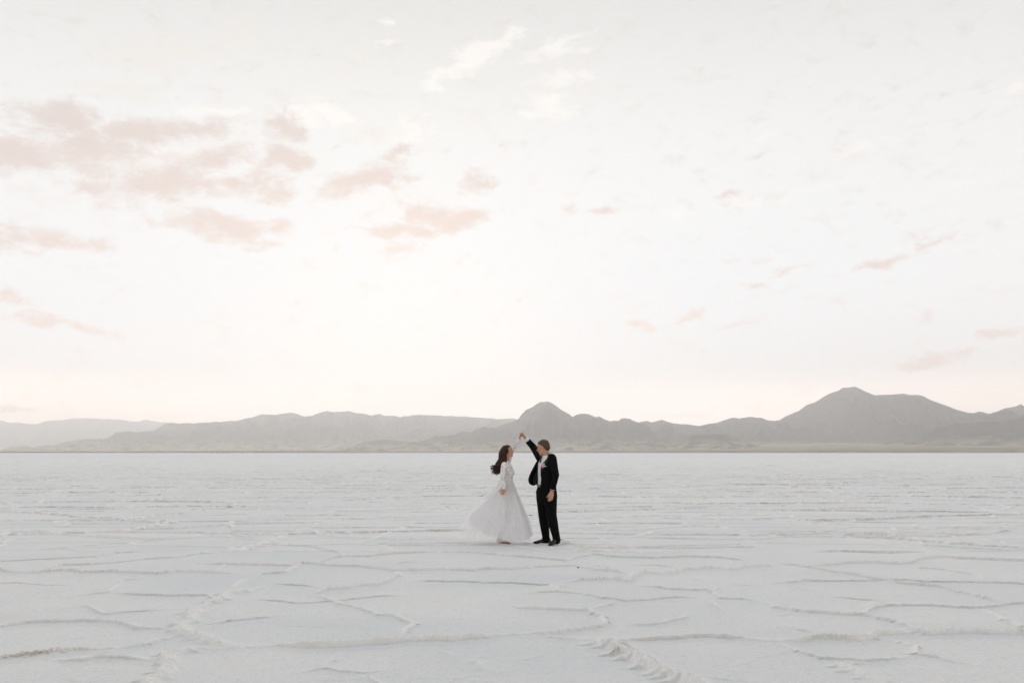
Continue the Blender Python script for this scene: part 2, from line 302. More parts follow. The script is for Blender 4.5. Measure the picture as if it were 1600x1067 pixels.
def build_ground():
    rows = [5.6]
    while rows[-1] < 260: rows.append(rows[-1] + (.0105 * max(rows[-1], 7.5) / 8.0 if rows[-1] < 60 else .079 * (rows[-1] / 60) ** 1.6))
    ys = np.array(rows); NC = 1150
    u = np.linspace(-1, 1, NC)
    X = (u[None, :]) * (0.56 * ys[:, None] + 1.6); Y = np.repeat(ys[:, None], NC, 1)
    sh = X.shape
    # which part of the flat carries the traced ridges
    py = 707 + FPX * H / Y; px = 800 + X / Y * FPX
    inside = np.clip((py - 858) / 8, 0, 1) * np.clip((1085 - py) / 8, 0, 1) * np.clip((px + 25) / 20, 0, 1) * np.clip((1625 - px) / 20, 0, 1)
    # wandering cell network for the rest
    def cells(size, seed, aspect=1.0, warp=.24):
        wx = X / size + warp * (fbm(X / size * .9, Y / size * .9, 3, seed + 50) - .5) * 2 + .05 * (fbm(X * 6, Y * 6, 2, seed + 3) - .5)
        wy = Y / (size * aspect) + warp * (fbm(X / size * .9 + 40, Y / size * .9, 3, seed + 60) - .5) * 2 + .05 * (fbm(X * 6 + 9, Y * 6, 2, seed + 4) - .5)
        ix = np.floor(wx); iy = np.floor(wy)
        f1 = np.full(sh, 9.); f2 = np.full(sh, 9.)
        p1x = np.zeros(sh); p1y = np.zeros(sh); p2x = np.zeros(sh); p2y = np.zeros(sh)
        for dx in (-1, 0, 1):
            for dy in (-1, 0, 1):
                cx = ix + dx + .12 + .76 * _h(ix + dx, iy + dy, seed); cy = iy + dy + .12 + .76 * _h(ix + dx, iy + dy, seed + 1)
                d = (cx - wx) ** 2 + (cy - wy) ** 2
                a = d < f1; b = (~a) & (d < f2)
                f2 = np.where(a, f1, np.where(b, d, f2)); p2x = np.where(a, p1x, np.where(b, cx, p2x)); p2y = np.where(a, p1y, np.where(b, cy, p2y))
                f1 = np.where(a, d, f1); p1x = np.where(a, cx, p1x); p1y = np.where(a, cy, p1y)
        e = (f2 - f1) / (2 * np.sqrt((p2x - p1x) ** 2 + (p2y - p1y) ** 2) + 1e-6) * size
        hs = np.floor((p1x + p2x) * 37.0); hs2 = np.floor((p1y + p2y) * 41.0)
        return e, _h(hs, hs2, seed + 9), _h(np.floor(p1x * 50), np.floor(p1y * 50), seed + 5)
    rnd = fbm(X * 1.4, Y * 1.4, 3, 5)                    # strength varies along a ridge
    lump = fbm(X * 27, Y * 20, 4, 7, .62); lump2 = fbm(X * 60, Y * 60, 2, 8)
    e1, s1, c1 = cells(2.1, 11, .62)
    e2, s2, c2 = cells(6.5, 31, .6, .3)
    w1 = .016 + .012 * rnd + .0013 * Y; w2 = .028 + .03 * rnd + .0013 * Y
    far = np.clip((Y - 13) / 45, 0, 1)
    r1 = np.exp(-(e1 / w1) ** 2) * (.008 + .021 * s1) * np.clip(rnd * .8 + .5, .6, 1.2)
    r2 = np.exp(-(e2 / w2) ** 2) * (.021 + .024 * s2) * np.clip(rnd * .9 + .45, .6, 1.3)
    hp = np.maximum(r1, r2) * (1 - inside) * (1 + .65 * far)
    lm = np.clip(r1 / .03 + r2 / .05, 0, 1) * .4 * (1 - inside) * np.clip((22 - Y) / 8, 0, 1)
    mask = np.clip(hp / .022, 0, 1) * (1 - .5 * far)
    dirt = np.clip(hp / .04 - .55, 0, 1) * np.clip(fbm(X * .8, Y * .5, 2, 77) * 4 - 2.5, 0, .5)
    # fine secondary net everywhere
    e3, s3, c3 = cells(.75, 61, 1.0, .5)
    r3 = np.exp(-(e3 / .03) ** 2) * .006 * np.clip(s3 * 2.4 - 1.2, 0, 1) * np.clip((18 - Y) / 8, 0, 1)
    Zr = hp
    cellz = (c1 - .5) * .006 * (1 - inside)
    jx = (fbm(X * 3.2, Y * 3.2, 3, 90) - .5) * .06 + (fbm(X * 13, Y * 13, 2, 91) - .5) * .03
    jy = (fbm(X * 3.2 + 31, Y * 3.2, 3, 92) - .5) * .07 + (fbm(X * 13, Y * 13 + 5, 2, 93) - .5) * .03
    XJ = X + jx; YJ = Y + jy
    for txt, hc, wc, lu, di in RIDGES:
        pts = [gp(*map(float, q.split(','))) for q in txt.split()]
        n = len(pts); seg_len = np.cumsum([0] + [math.dist(pts[i], pts[i + 1]) for i in range(n - 1)]); tot = seg_len[-1]
        hh = hc / 100. * 1.08; ww = wc / 100. * (.44 + .24 * (lu > .85))
        for i in range(n - 1):
            (ax, ay), (bx, by) = pts[i], pts[i + 1]
            m = .42
            r0 = np.searchsorted(ys, min(ay, by) - m); r1_ = np.searchsorted(ys, max(ay, by) + m)
            if r1_ <= r0: continue
            yy = ys[r0:r1_]; half = .56 * yy + 1.6
            c0 = int(np.clip(((min(ax, bx) - m) / (half.min() if min(ax, bx) - m < 0 else half.max()) + 1) / 2 * (NC - 1), 0, NC - 1))
            c1_ = int(np.clip(((max(ax, bx) + m) / (half.max() if max(ax, bx) + m < 0 else half.min()) + 1) / 2 * (NC - 1) + 2, 1, NC))
            if c1_ <= c0: continue
            sl_ = (slice(r0, r1_), slice(c0, c1_))
            x_ = XJ[sl_]; y_ = YJ[sl_]
            dx, dy = bx - ax, by - ay; L = math.hypot(dx, dy) + 1e-9
            t = np.clip(((x_ - ax) * dx + (y_ - ay) * dy) / (L * L), 0, 1)
            d = np.hypot(x_ - ax - t * dx, y_ - ay - t * dy)
            side = y_ - (ay + t * dy)                       # >0 beyond the ridge: gentler flank there
            wv = ww * (.75 + .6 * rnd[sl_]) * np.where(side > 0, 1.6, .6)
            al = seg_len[i] + t * L
            ends = np.clip(np.minimum(al, tot - al) / .35, .25, 1)
            g = np.exp(-(d / wv) ** 2)
            v = hh * (.78 + .44 * rnd[sl_]) * g * ends
            v = v * (1 + lu * (lump[sl_] - .5) * .7)
            Zr[sl_] = np.maximum(Zr[sl_], v)
            mask[sl_] = np.maximum(mask[sl_], np.clip(v / .02, 0, 1))
            lm[sl_] = np.maximum(lm[sl_], lu * np.clip(v / (hh * .6), 0, 1) * min(1.5, hh / .03))
            if di: dirt[sl_] = np.maximum(dirt[sl_], di * np.clip(1 - np.abs(d / wv - .8) * 1.6, 0, 1) * (side < .02) * np.clip(fbm(x_ * 3, y_ * 3, 2, 55) * 5 - 2.6, 0, 1))
    Z = Zr + cellz + r3 + lm * ((lump - .5) * .013 + (lump2 - .5) * .015)
    near = np.clip((18 - Y) / 9, 0, 1)
    Z = Z + near * ((fbm(X * 9, Y * 9, 3, 21) - .5) * .005 + (lump2 - .5) * .0036) + (fbm(X * .35, Y * .35, 2, 23) - .5) * .005
    # the crests are thrust forward over their foot
    Y = Y - np.clip(Zr * 1.4, 0, .07) * np.clip(1 - lm * 1.1, 0, 1) * np.clip((Y - 5.6) / .3, 0, 1) * np.clip((260 - Y) / 30, 0, 1)
    rr = np.clip(X / (0.56 * Y + 1.6), -1, 1)
    edge = np.clip((1 - np.abs(rr)) * 40, 0, 1) * np.clip((Y - 5.6) / .3, 0, 1) * np.clip((260 - Y) / 30, 0, 1)
    Z = Z * edge
    # damp patches at random; a cool grey margin on the near side of ridges
    cool_tone = np.clip(fbm(X * .55, Y * .8, 3, 41) * 3 - 1.2, 0, 1)
    mk2 = np.clip(np.roll(mask, -6, 0) + np.roll(mask, -12, 0) + np.roll(mask, -20, 0), 0, 1)
    cool_tone = np.clip(cool_tone * .7 + mk2 * .45 * near, 0, 1)
    # outer coarse part of the same sheet
    out_cols = np.array([300, 80, 20, 6, 2.2])
    def widen(A, f):
        l = np.stack([f(-k) for k in out_cols], 1); r = np.stack([f(k) for k in out_cols[::-1]], 1)
        return np.concatenate([l, A, r], 1)
    hw = .56 * ys + 1.6
    ext = lambda k: np.sign(k) * (hw * (1 + .0) + abs(k) * 100)
    X = widen(X, ext); Y = widen(Y, lambda k: ys)
    z0 = lambda k: np.zeros_like(ys)
    Z = widen(Z, z0); mask = widen(mask, z0); cool_tone = widen(cool_tone, lambda k: z0(k) + .3); dirt = widen(dirt, z0)
    nx = X.shape[1]
    def rowx(y): return np.interp(np.arange(nx), np.arange(nx), X[0] if y < 6 else X[-1])
    pre = [-3000, -800, -200, -50, -12, -2, 3, 5]; post = [300, 400, 600, 1000, 2000, 4000, 8000, 16000, 33000]
    def block(vals, src):
        Xb = np.repeat(src[None, :], len(vals), 0); Yb = np.repeat(np.array(vals, float)[:, None], nx, 1)
        return Xb, Yb
    Xa, Ya = block(pre, X[0]); Xb, Yb = block(post, X[-1])
    zz = lambda A, v=0.: np.full(A.shape, v)
    X = np.concatenate([Xa, X, Xb]); Y = np.concatenate([Ya, Y, Yb]); Z = np.concatenate([zz(Xa), Z, zz(Xb)])
    mask = np.concatenate([zz(Xa), mask, zz(Xb, .12)]); cool_tone = np.concatenate([zz(Xa, .3), cool_tone, zz(Xb, .3)]); dirt = np.concatenate([zz(Xa), dirt, zz(Xb)])
    o = grid_mesh('ground', X, Y, Z, salt_material(), dict(ridge=mask, cool_tone=cool_tone, dirt=dirt))
    tag(o, 'white salt flat crossed by raised polygon ridges reaching the horizon', kind='structure')
    return o
build_ground()

# ------------------------------------------------------------------ mountains
def rock_material(name, high, low, zlo, zhi):
    m, T, p, out = material(name)
    co = T.n('ShaderNodeNewGeometry').outputs['Position']
    sep = T.n('ShaderNodeSeparateXYZ'); T.put(sep.inputs[0], co)
    nz = T.noise(co, .0022, 6, .6).outputs['Fac']
    hgt = T.m('ADD', sep.outputs[2], T.m('MULTIPLY', T.m('SUBTRACT', nz, .5), (zhi - zlo) * 1.2))
    c = T.mix(T.rng(hgt, zlo, zhi), low, high)
    n2 = T.noise(T.mapping(co, sc=(1, .5, 4)), .0065, 7, .68).outputs['Fac']
    c = T.mix(T.m('MULTIPLY', T.rng(n2, .44, .6), .85), c, tuple(v * .55 for v in high))
    T.put(p.inputs['Base Color'], c); p.inputs['Roughness'].default_value = 1; p.inputs['Specular IOR Level'].default_value = 0
    return m

def mountain(name, label, pts, D, front, mat, seed, jag=.65, rough=.5, back=2500):
    P = np.array([[float(v) for v in q.split(',')] for q in pts.split()])
    px = np.arange(P[0, 0], P[-1, 0] + .1, 1.3)
    # soften the straight segments between the marks
    py = np.interp(px, P[:, 0], P[:, 1])
    amp = np.clip((707 - py) / 12, 0, 1) * jag
    py = py - amp * ((fbm(px / 8, px * 0, 5, seed, .68) - .5) * 4.4)
    X0 = (px - 800) / FPX * D; hz = np.maximum((707 - py) / FPX * D, 0) + H
    tf = np.linspace(0, 1, 70) ** 1.15
    tb = np.linspace(-1, 0, 14)[:-1]
    t = np.concatenate([tb, tf])
    Xg = np.repeat(X0[None, :], len(t), 0)
    Yg = D - np.where(t > 0, t * front, t * back)[:, None] + np.zeros_like(Xg)
    tt = np.abs(t)[:, None]
    prof = np.where(t[:, None] < 0, (1 - tt) ** 1.6, (1 - tt) ** 1.35 * .86 + (1 - tt) ** 3 * .14)
    wob = (fbm(Xg / 900, Yg / 900, 3, seed + 4) - .5)
    rd = ridged(Xg / 620 + wob * .8, Yg / 1500, 5, seed + 8) - .5
    rd2 = ridged(Xg / 230 + wob, Yg / 420, 4, seed + 18) - .5
    hs = np.maximum(hz, 60)[None, :]
    env = np.sin(np.pi * np.clip(tt, 0, 1) ** .7) * (tt < 1) * (t[:, None] > 0)
    Zg = hz[None, :] * prof + env * (rd * 1.0 + rd2 * .55) * rough * hz[None, :] * 1.5
    lim = (707 - np.interp(800 + Xg / Yg * FPX, px, py, left=720, right=720)) / FPX * Yg + H - (.4 + tt * 3) / FPX * Yg
    lim = np.where(t[:, None] == 0, 1e9, lim)
    Zg = np.minimum(Zg, lim)
    Zg = Zg - (tt > .985) * 6 - 3 * tt
    o = grid_mesh(name, Xg[::-1], Yg[::-1], Zg[::-1], mat)
    tag(o, label, kind='structure'); return o

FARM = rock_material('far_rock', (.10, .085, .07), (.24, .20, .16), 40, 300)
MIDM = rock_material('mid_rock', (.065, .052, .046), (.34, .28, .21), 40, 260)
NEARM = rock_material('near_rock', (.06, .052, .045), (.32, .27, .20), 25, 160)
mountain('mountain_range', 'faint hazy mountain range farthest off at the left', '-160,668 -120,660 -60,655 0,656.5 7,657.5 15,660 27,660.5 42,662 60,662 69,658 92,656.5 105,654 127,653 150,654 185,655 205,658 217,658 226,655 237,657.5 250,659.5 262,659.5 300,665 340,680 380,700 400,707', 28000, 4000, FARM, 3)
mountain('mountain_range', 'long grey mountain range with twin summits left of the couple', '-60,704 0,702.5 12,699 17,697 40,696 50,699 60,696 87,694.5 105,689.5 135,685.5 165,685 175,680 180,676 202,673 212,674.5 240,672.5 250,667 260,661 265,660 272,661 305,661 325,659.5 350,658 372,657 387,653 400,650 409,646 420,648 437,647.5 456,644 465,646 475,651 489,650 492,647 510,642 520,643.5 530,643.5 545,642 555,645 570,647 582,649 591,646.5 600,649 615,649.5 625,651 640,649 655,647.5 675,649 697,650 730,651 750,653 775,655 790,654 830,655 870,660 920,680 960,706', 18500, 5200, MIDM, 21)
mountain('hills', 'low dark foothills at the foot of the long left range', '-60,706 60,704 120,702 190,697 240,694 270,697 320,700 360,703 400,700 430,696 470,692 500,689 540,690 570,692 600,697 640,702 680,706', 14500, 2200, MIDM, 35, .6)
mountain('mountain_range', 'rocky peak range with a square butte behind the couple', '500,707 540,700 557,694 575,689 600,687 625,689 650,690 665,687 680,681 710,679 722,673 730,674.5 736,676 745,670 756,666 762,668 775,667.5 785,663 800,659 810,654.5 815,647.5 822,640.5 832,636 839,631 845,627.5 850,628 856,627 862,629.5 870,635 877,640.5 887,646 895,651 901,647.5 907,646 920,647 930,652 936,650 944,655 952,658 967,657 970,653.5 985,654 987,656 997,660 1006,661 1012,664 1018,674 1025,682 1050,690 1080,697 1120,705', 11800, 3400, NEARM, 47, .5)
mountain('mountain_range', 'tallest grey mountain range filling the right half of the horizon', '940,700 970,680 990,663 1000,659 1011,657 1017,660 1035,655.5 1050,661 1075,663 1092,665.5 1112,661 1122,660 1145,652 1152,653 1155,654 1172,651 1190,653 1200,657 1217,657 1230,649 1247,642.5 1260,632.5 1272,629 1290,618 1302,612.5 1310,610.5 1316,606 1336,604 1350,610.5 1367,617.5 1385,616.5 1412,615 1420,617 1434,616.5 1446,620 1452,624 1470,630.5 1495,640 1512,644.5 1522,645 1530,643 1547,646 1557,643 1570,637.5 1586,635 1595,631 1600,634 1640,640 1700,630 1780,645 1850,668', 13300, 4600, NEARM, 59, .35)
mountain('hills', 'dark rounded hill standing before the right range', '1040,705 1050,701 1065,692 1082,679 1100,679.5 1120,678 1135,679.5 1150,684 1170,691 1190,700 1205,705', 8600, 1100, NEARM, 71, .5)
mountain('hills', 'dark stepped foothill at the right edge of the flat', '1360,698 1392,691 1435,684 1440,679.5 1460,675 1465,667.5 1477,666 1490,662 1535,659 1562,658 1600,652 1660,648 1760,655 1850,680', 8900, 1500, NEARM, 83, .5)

def build_shore():
    px = np.arange(-260, 1861, 6.0)
    ysh = np.array([5200, 5260, 5600, 6100, 6700, 7400, 8200, 9200, 10500, 12500, 15000.])
    hp = np.interp(px, [-260, 0, 400, 800, 1000, 1200, 1300, 1450, 1600, 1860], [6, 7, 8, 16, 30, 60, 80, 80, 70, 60])
    f = np.array([-.02, .25, .32, .4, .5, .62, .8, 1.0, 1.25, 1.5, 1.6])
    Xg = ((px - 800) / FPX)[None, :] * (9000 + 0 * ysh[:, None]); Yg = ysh[:, None] + 0 * Xg
    lowf = np.array([-.6, .9, .95, 1, 1, 1, 1, 1, 1, 1, 1.])
    Z = f[:, None] * hp[None, :] * (hp[None, :] > 12) + (hp[None, :] <= 12) * lowf[:, None] * hp[None, :]
    Z = Z + (fbm(Xg / 300, Yg / 300, 3, 4) - .5) * hp[None, :] * .25 * (f[:, None] > 0)
    m = rock_material('shore_scrub', (.30, .27, .20), (.24, .22, .15), 2, 30)
    o = grid_mesh('shore_plain', Xg, Yg, Z, m)
    tag(o, 'olive and tan scrub plain along the far edge of the salt', kind='structure')
build_shore()
# ------------------------------------------------------------------ mesh building for the figures
def V(*a): return Vector(a)
class MB:
    def __init__(s): s.v = []; s.f = []
    def add(s, vs, fs):
        n = len(s.v); s.v += [Vector(p) for p in vs]; s.f += [tuple(i + n for i in q) for q in fs]
    def loft(s, pts, rad, ref=(0, 1, 0), n=16, round_ends=True, caps=True):
        """rings of half axes (across, along ref) on a path"""
        pts = [Vector(p) for p in pts]; rad = [(r, r) if not isinstance(r, tuple) else r for r in rad]
        if round_ends:
            t0 = (pts[0] - pts[1]).normalized(); t1 = (pts[-1] - pts[-2]).normalized()
            k0 = min(rad[0]) ; k1 = min(rad[-1])
            pts = [pts[0] + t0 * k0 * .95, pts[0] + t0 * k0 * .7] + pts + [pts[-1] + t1 * k1 * .7, pts[-1] + t1 * k1 * .95]
            rad = [tuple(x * .3 for x in rad[0]), tuple(x * .72 for x in rad[0])] + rad + [tuple(x * .72 for x in rad[-1]), tuple(x * .3 for x in rad[-1])]
        vs = []; ref = Vector(ref).normalized()
        for i, p in enumerate(pts):
            a = pts[max(0, i - 1)]; b = pts[min(len(pts) - 1, i + 1)]
            t = (b - a).normalized(); r2 = ref - t * ref.dot(t)
            if r2.length < 1e-3: r2 = Vector((1, 0, 0)) - t * t.x
            r2.normalize(); r1 = t.cross(r2)
            for k in range(n):
                an = 2 * math.pi * k / n
                vs.append(p + r1 * math.cos(an) * rad[i][0] + r2 * math.sin(an) * rad[i][1])
        fs = []
        for i in range(len(pts) - 1):
            for k in range(n):
                fs.append((i * n + k, i * n + (k + 1) % n, (i + 1) * n + (k + 1) % n, (i + 1) * n + k))
        if caps:
            fs.append(tuple(range(n))[::-1]); fs.append(tuple((len(pts) - 1) * n + k for k in range(n)))
        s.add(vs, fs)
    def ell(s, c, r, F=(1, 0, 0), L=(0, 1, 0), U=(0, 0, 1), n=16, m=10):
        c = Vector(c); F, L, U = Vector(F), Vector(L), Vector(U)
        vs = [c - U * r[2]]; fs = []
        for j in range(1, m):
            a = math.pi * j / m - math.pi / 2
            for k in range(n):
                b = 2 * math.pi * k / n
                vs.append(c + F * r[0] * math.cos(a) * math.cos(b) + L * r[1] * math.cos(a) * math.sin(b) + U * r[2] * math.sin(a))
        vs.append(c + U * r[2]); top = len(vs) - 1
        for k in range(n): fs.append((0, 1 + (k + 1) % n, 1 + k))
        for j in range(m - 2):
            for k in range(n): fs.append((1 + j * n + k, 1 + j * n + (k + 1) % n, 1 + (j + 1) * n + (k + 1) % n, 1 + (j + 1) * n + k))
        for k in range(n): fs.append((top, 1 + (m - 2) * n + k, 1 + (m - 2) * n + (k + 1) % n))
        s.add(vs, fs)
    def sheet(s, rows, closed=False):
        """rows of points -> grid"""
        R, C = len(rows), len(rows[0]); vs = [p for r in rows for p in r]; fs = []
        for i in range(R - 1):
            for k in range(C if closed else C - 1):
                fs.append((i * C + k, i * C + (k + 1) % C, (i + 1) * C + (k + 1) % C, (i + 1) * C + k))
        s.add(vs, fs)
    def build(s, name, mat, parent=None, voxel=None, smooth=0, solid=0, subsurf=0):
        me = bpy.data.meshes.new(name); me.from_pydata([tuple(p) for p in s.v], [], s.f); me.update()
        if voxel or smooth or solid or subsurf:
            tmp = bpy.data.objects.new('tmp', me); COL.objects.link(tmp)
            if solid:
                md = tmp.modifiers.new('s', 'SOLIDIFY'); md.thickness = solid; md.offset = 0
            if subsurf:
                md = tmp.modifiers.new('u', 'SUBSURF'); md.levels = subsurf; md.render_levels = subsurf
            if voxel:
                md = tmp.modifiers.new('r', 'REMESH'); md.mode = 'VOXEL'; md.voxel_size = voxel; md.adaptivity = 0
            if smooth:
                md = tmp.modifiers.new('m', 'SMOOTH'); md.iterations = smooth; md.factor = .5
            dg = bpy.context.evaluated_depsgraph_get(); ev = tmp.evaluated_get(dg)
            m2 = bpy.data.meshes.new_from_object(ev); bpy.data.objects.remove(tmp); bpy.data.meshes.remove(me); me = m2; me.name = name
        for p in me.polygons: p.use_smooth = True
        for mt in (mat if isinstance(mat, (list, tuple)) else [mat]): me.materials.append(mt)
        o = bpy.data.objects.new(name, me); COL.objects.link(o); o.parent = parent
        return o

def skin_mat(name, col):
    m, T, p, out = material(name)
    co = T.n('ShaderNodeTexCoord').outputs['Object']
    nz = T.noise(co, 25, 3).outputs['Fac']
    T.put(p.inputs['Base Color'], T.mix(nz, tuple(v * .88 for v in col), tuple(v * 1.1 for v in col)))
    p.inputs['Roughness'].default_value = .55; p.inputs['Specular IOR Level'].default_value = .35
    p.inputs['Subsurface Weight'].default_value = .0
    return m
def hair_mat(name, a, b, rough=.45, zs=.25):
    m, T, p, out = material(name)
    co = T.n('ShaderNodeTexCoord').outputs['Object']
    nz = T.noise(T.mapping(co, sc=(1, 1, zs)), 90, 4, .6).outputs['Fac']
    T.put(p.inputs['Base Color'], T.mix(T.rng(nz, .35, .68), a, b)); p.inputs['Roughness'].default_value = rough
    bm = T.n('ShaderNodeBump'); bm.inputs['Strength'].default_value = .6; bm.inputs['Distance'].default_value = .004; p.inputs['Specular IOR Level'].default_value = .22
    T.put(bm.inputs['Height'], nz); T.put(p.inputs['Normal'], bm.outputs[0])
    return m

def hand(M, wrist, d, pn, curl=(.35, .45, .3), k=1.0, thumb=1.0, left=False, tcurl=.3, tsp=.75):
    """palm, four unequal bent fingers and a thumb; d along the fingers, pn the way the palm faces"""
    d = Vector(d).normalized(); pn = Vector(pn); pn = (pn - d * pn.dot(d)).normalized()
    u = d.cross(pn) if left else pn.cross(d)          # towards the thumb
    w = Vector(wrist)
    M.loft([w - d * .03 * k, w, w + d * .03 * k, w + d * .065 * k, w + d * .088 * k], [(.027 * k, .021 * k), (.027 * k, .019 * k), (.035 * k, .018 * k), (.041 * k, .016 * k), (.039 * k, .013 * k)], ref=pn, n=14)
    for off, ln, rr in ((.030, .074, .0088), (.0105, .083, .0092), (-.0095, .077, .0088), (-.0285, .060, .0078)):
        p = w + d * .084 * k + u * off * k; dd = (d + u * off * 1.5).normalized(); pts = [p - dd * .012 * k, p]; nn_ = pn.copy()
        for j, fr in enumerate((.45, .31, .24)):
            ang = curl[j] * (1 + (.03 - off) * 3)
            dd, nn_ = (dd * math.cos(ang) + nn_ * math.sin(ang)), (nn_ * math.cos(ang) - dd * math.sin(ang)); dd.normalize(); nn_.normalize()
            p = p + dd * ln * fr * k; pts.append(p.copy())
        M.loft(pts, [rr * k * q for q in (1.1, 1.08, 1.0, .93, .78)], ref=u, n=10)
    p = w + d * .022 * k + u * .022 * k; dd = (u * tsp + d * .62 + pn * .3 * thumb).normalized(); pts = [p - dd * .01 * k, p]
    for j, ln in enumerate((.036, .033, .026)):
        p = p + dd * ln * k; pts.append(p.copy()); dd = (dd * math.cos(tcurl) + (d * .6 + pn * .6 - u * .4).normalized() * math.sin(tcurl)).normalized()
    M.loft(pts, [.013 * k, .0135 * k, .011 * k, .0098 * k, .008 * k], ref=pn, n=10)

def head(M, c, F, U, k=1.0, male=True):
    c = Vector(c); F = Vector(F).normalized(); U = Vector(U); U = (U - F * U.dot(F)).normalized(); L = U.cross(F)
    P = lambda f, l, u: c + (F * f + L * l + U * u) * k
    e = lambda f, l, u, a, b, h: M.ell(P(f, l, u), (a * k, b * k, h * k), F, L, U)
    e(-.012, 0, .032, .097, .076, .088); e(-.03, 0, .0, .075, .068, .075)
    e(.022, 0, -.028, .066, .061 if male else .056, .088)
    jw = .034 if male else .028
    for s in (1, -1):
        e(.018, s * jw, -.068, .050, .026, .036); e(.058, s * .031, -.028, .026, .022, .024); e(.040, s * .024, -.088, .036, .018, .02)
        M.ell(P(-.006, s * .077, -.006), (.019 * k, .007 * k, .031 * k), (F * .95 + L * s * -.3).normalized(), L, U)
        e(.072, s * .031, .0, .012, .016, .010)
    e(.060, 0, -.100, .026, .026 if male else .020, .021)
    e(.076, 0, .030, .018, .048, .014); e(.062, 0, .055, .030, .050, .035)
    M.loft([P(.086, 0, .018), P(.098, 0, -.005), P(.110, 0, -.026), P(.104, 0, -.036)], [.007 * k, .0085 * k, .0115 * k, .010 * k], ref=L, n=10)
    for s in (1, -1): e(.096, s * .010, -.034, .010, .008, .007)
    e(.074, 0, -.062, .022, .028, .022)
    e(.092, 0, -.056, .009, .021, .0055); e(.090, 0, -.067, .009, .019, .0065)
    return P, F, L, U

def face_bits(P, F, L, U, k, body, skin_slots, brow_mat, eye_white, iris_mat, parent, lash=False):
    me = body.data
    lc = P(.096, 0, -.0615)
    for pl in me.polygons:
        q = pl.center - lc
        if abs(q.dot(L)) < .021 * k and abs(q.dot(U)) < .0095 * k and q.dot(F) > -.02 * k: pl.material_index = 1
    for s in (1, -1):
        m = MB(); m.ell(P(.0745, s * .0315, .002), (.0105 * k, .0125 * k, .0090 * k), F, L, U, 12, 8); ew = m.build('eye', eye_white, parent)
        m = MB(); m.ell(P(.0832, s * .0315, .002), (.0042 * k, .0072 * k, .0072 * k), F, L, U, 10, 6); m.build('iris', iris_mat, ew)
        m = MB(); m.loft([P(.0885, s * .014, .024), P(.0885, s * .028, .029), P(.079, s * .042, .025)], [(.003 * k, .0032 * k), (.0036 * k, .0035 * k), (.002 * k, .002 * k)], ref=F, n=8); m.build('eyebrow', brow_mat, parent)

def cr(P, t):                         # Catmull-Rom through a list at t in 0..1
    n = len(P) - 1; x = min(max(t, 0), 1) * n; i = min(int(x), n - 1); u = x - i
    a, b, c, d = P[max(i - 1, 0)], P[i], P[i + 1], P[min(i + 2, n)]
    return .5 * ((2 * b) + (c - a) * u + (2 * a - 5 * b + 4 * c - d) * u * u + (3 * b - a - 3 * c + d) * u ** 3)

EYEW = cloth('eye_white', (.42, .38, .35), .3, .02); IRIS = cloth('iris_dark', (.03, .018, .01), .2, .1)

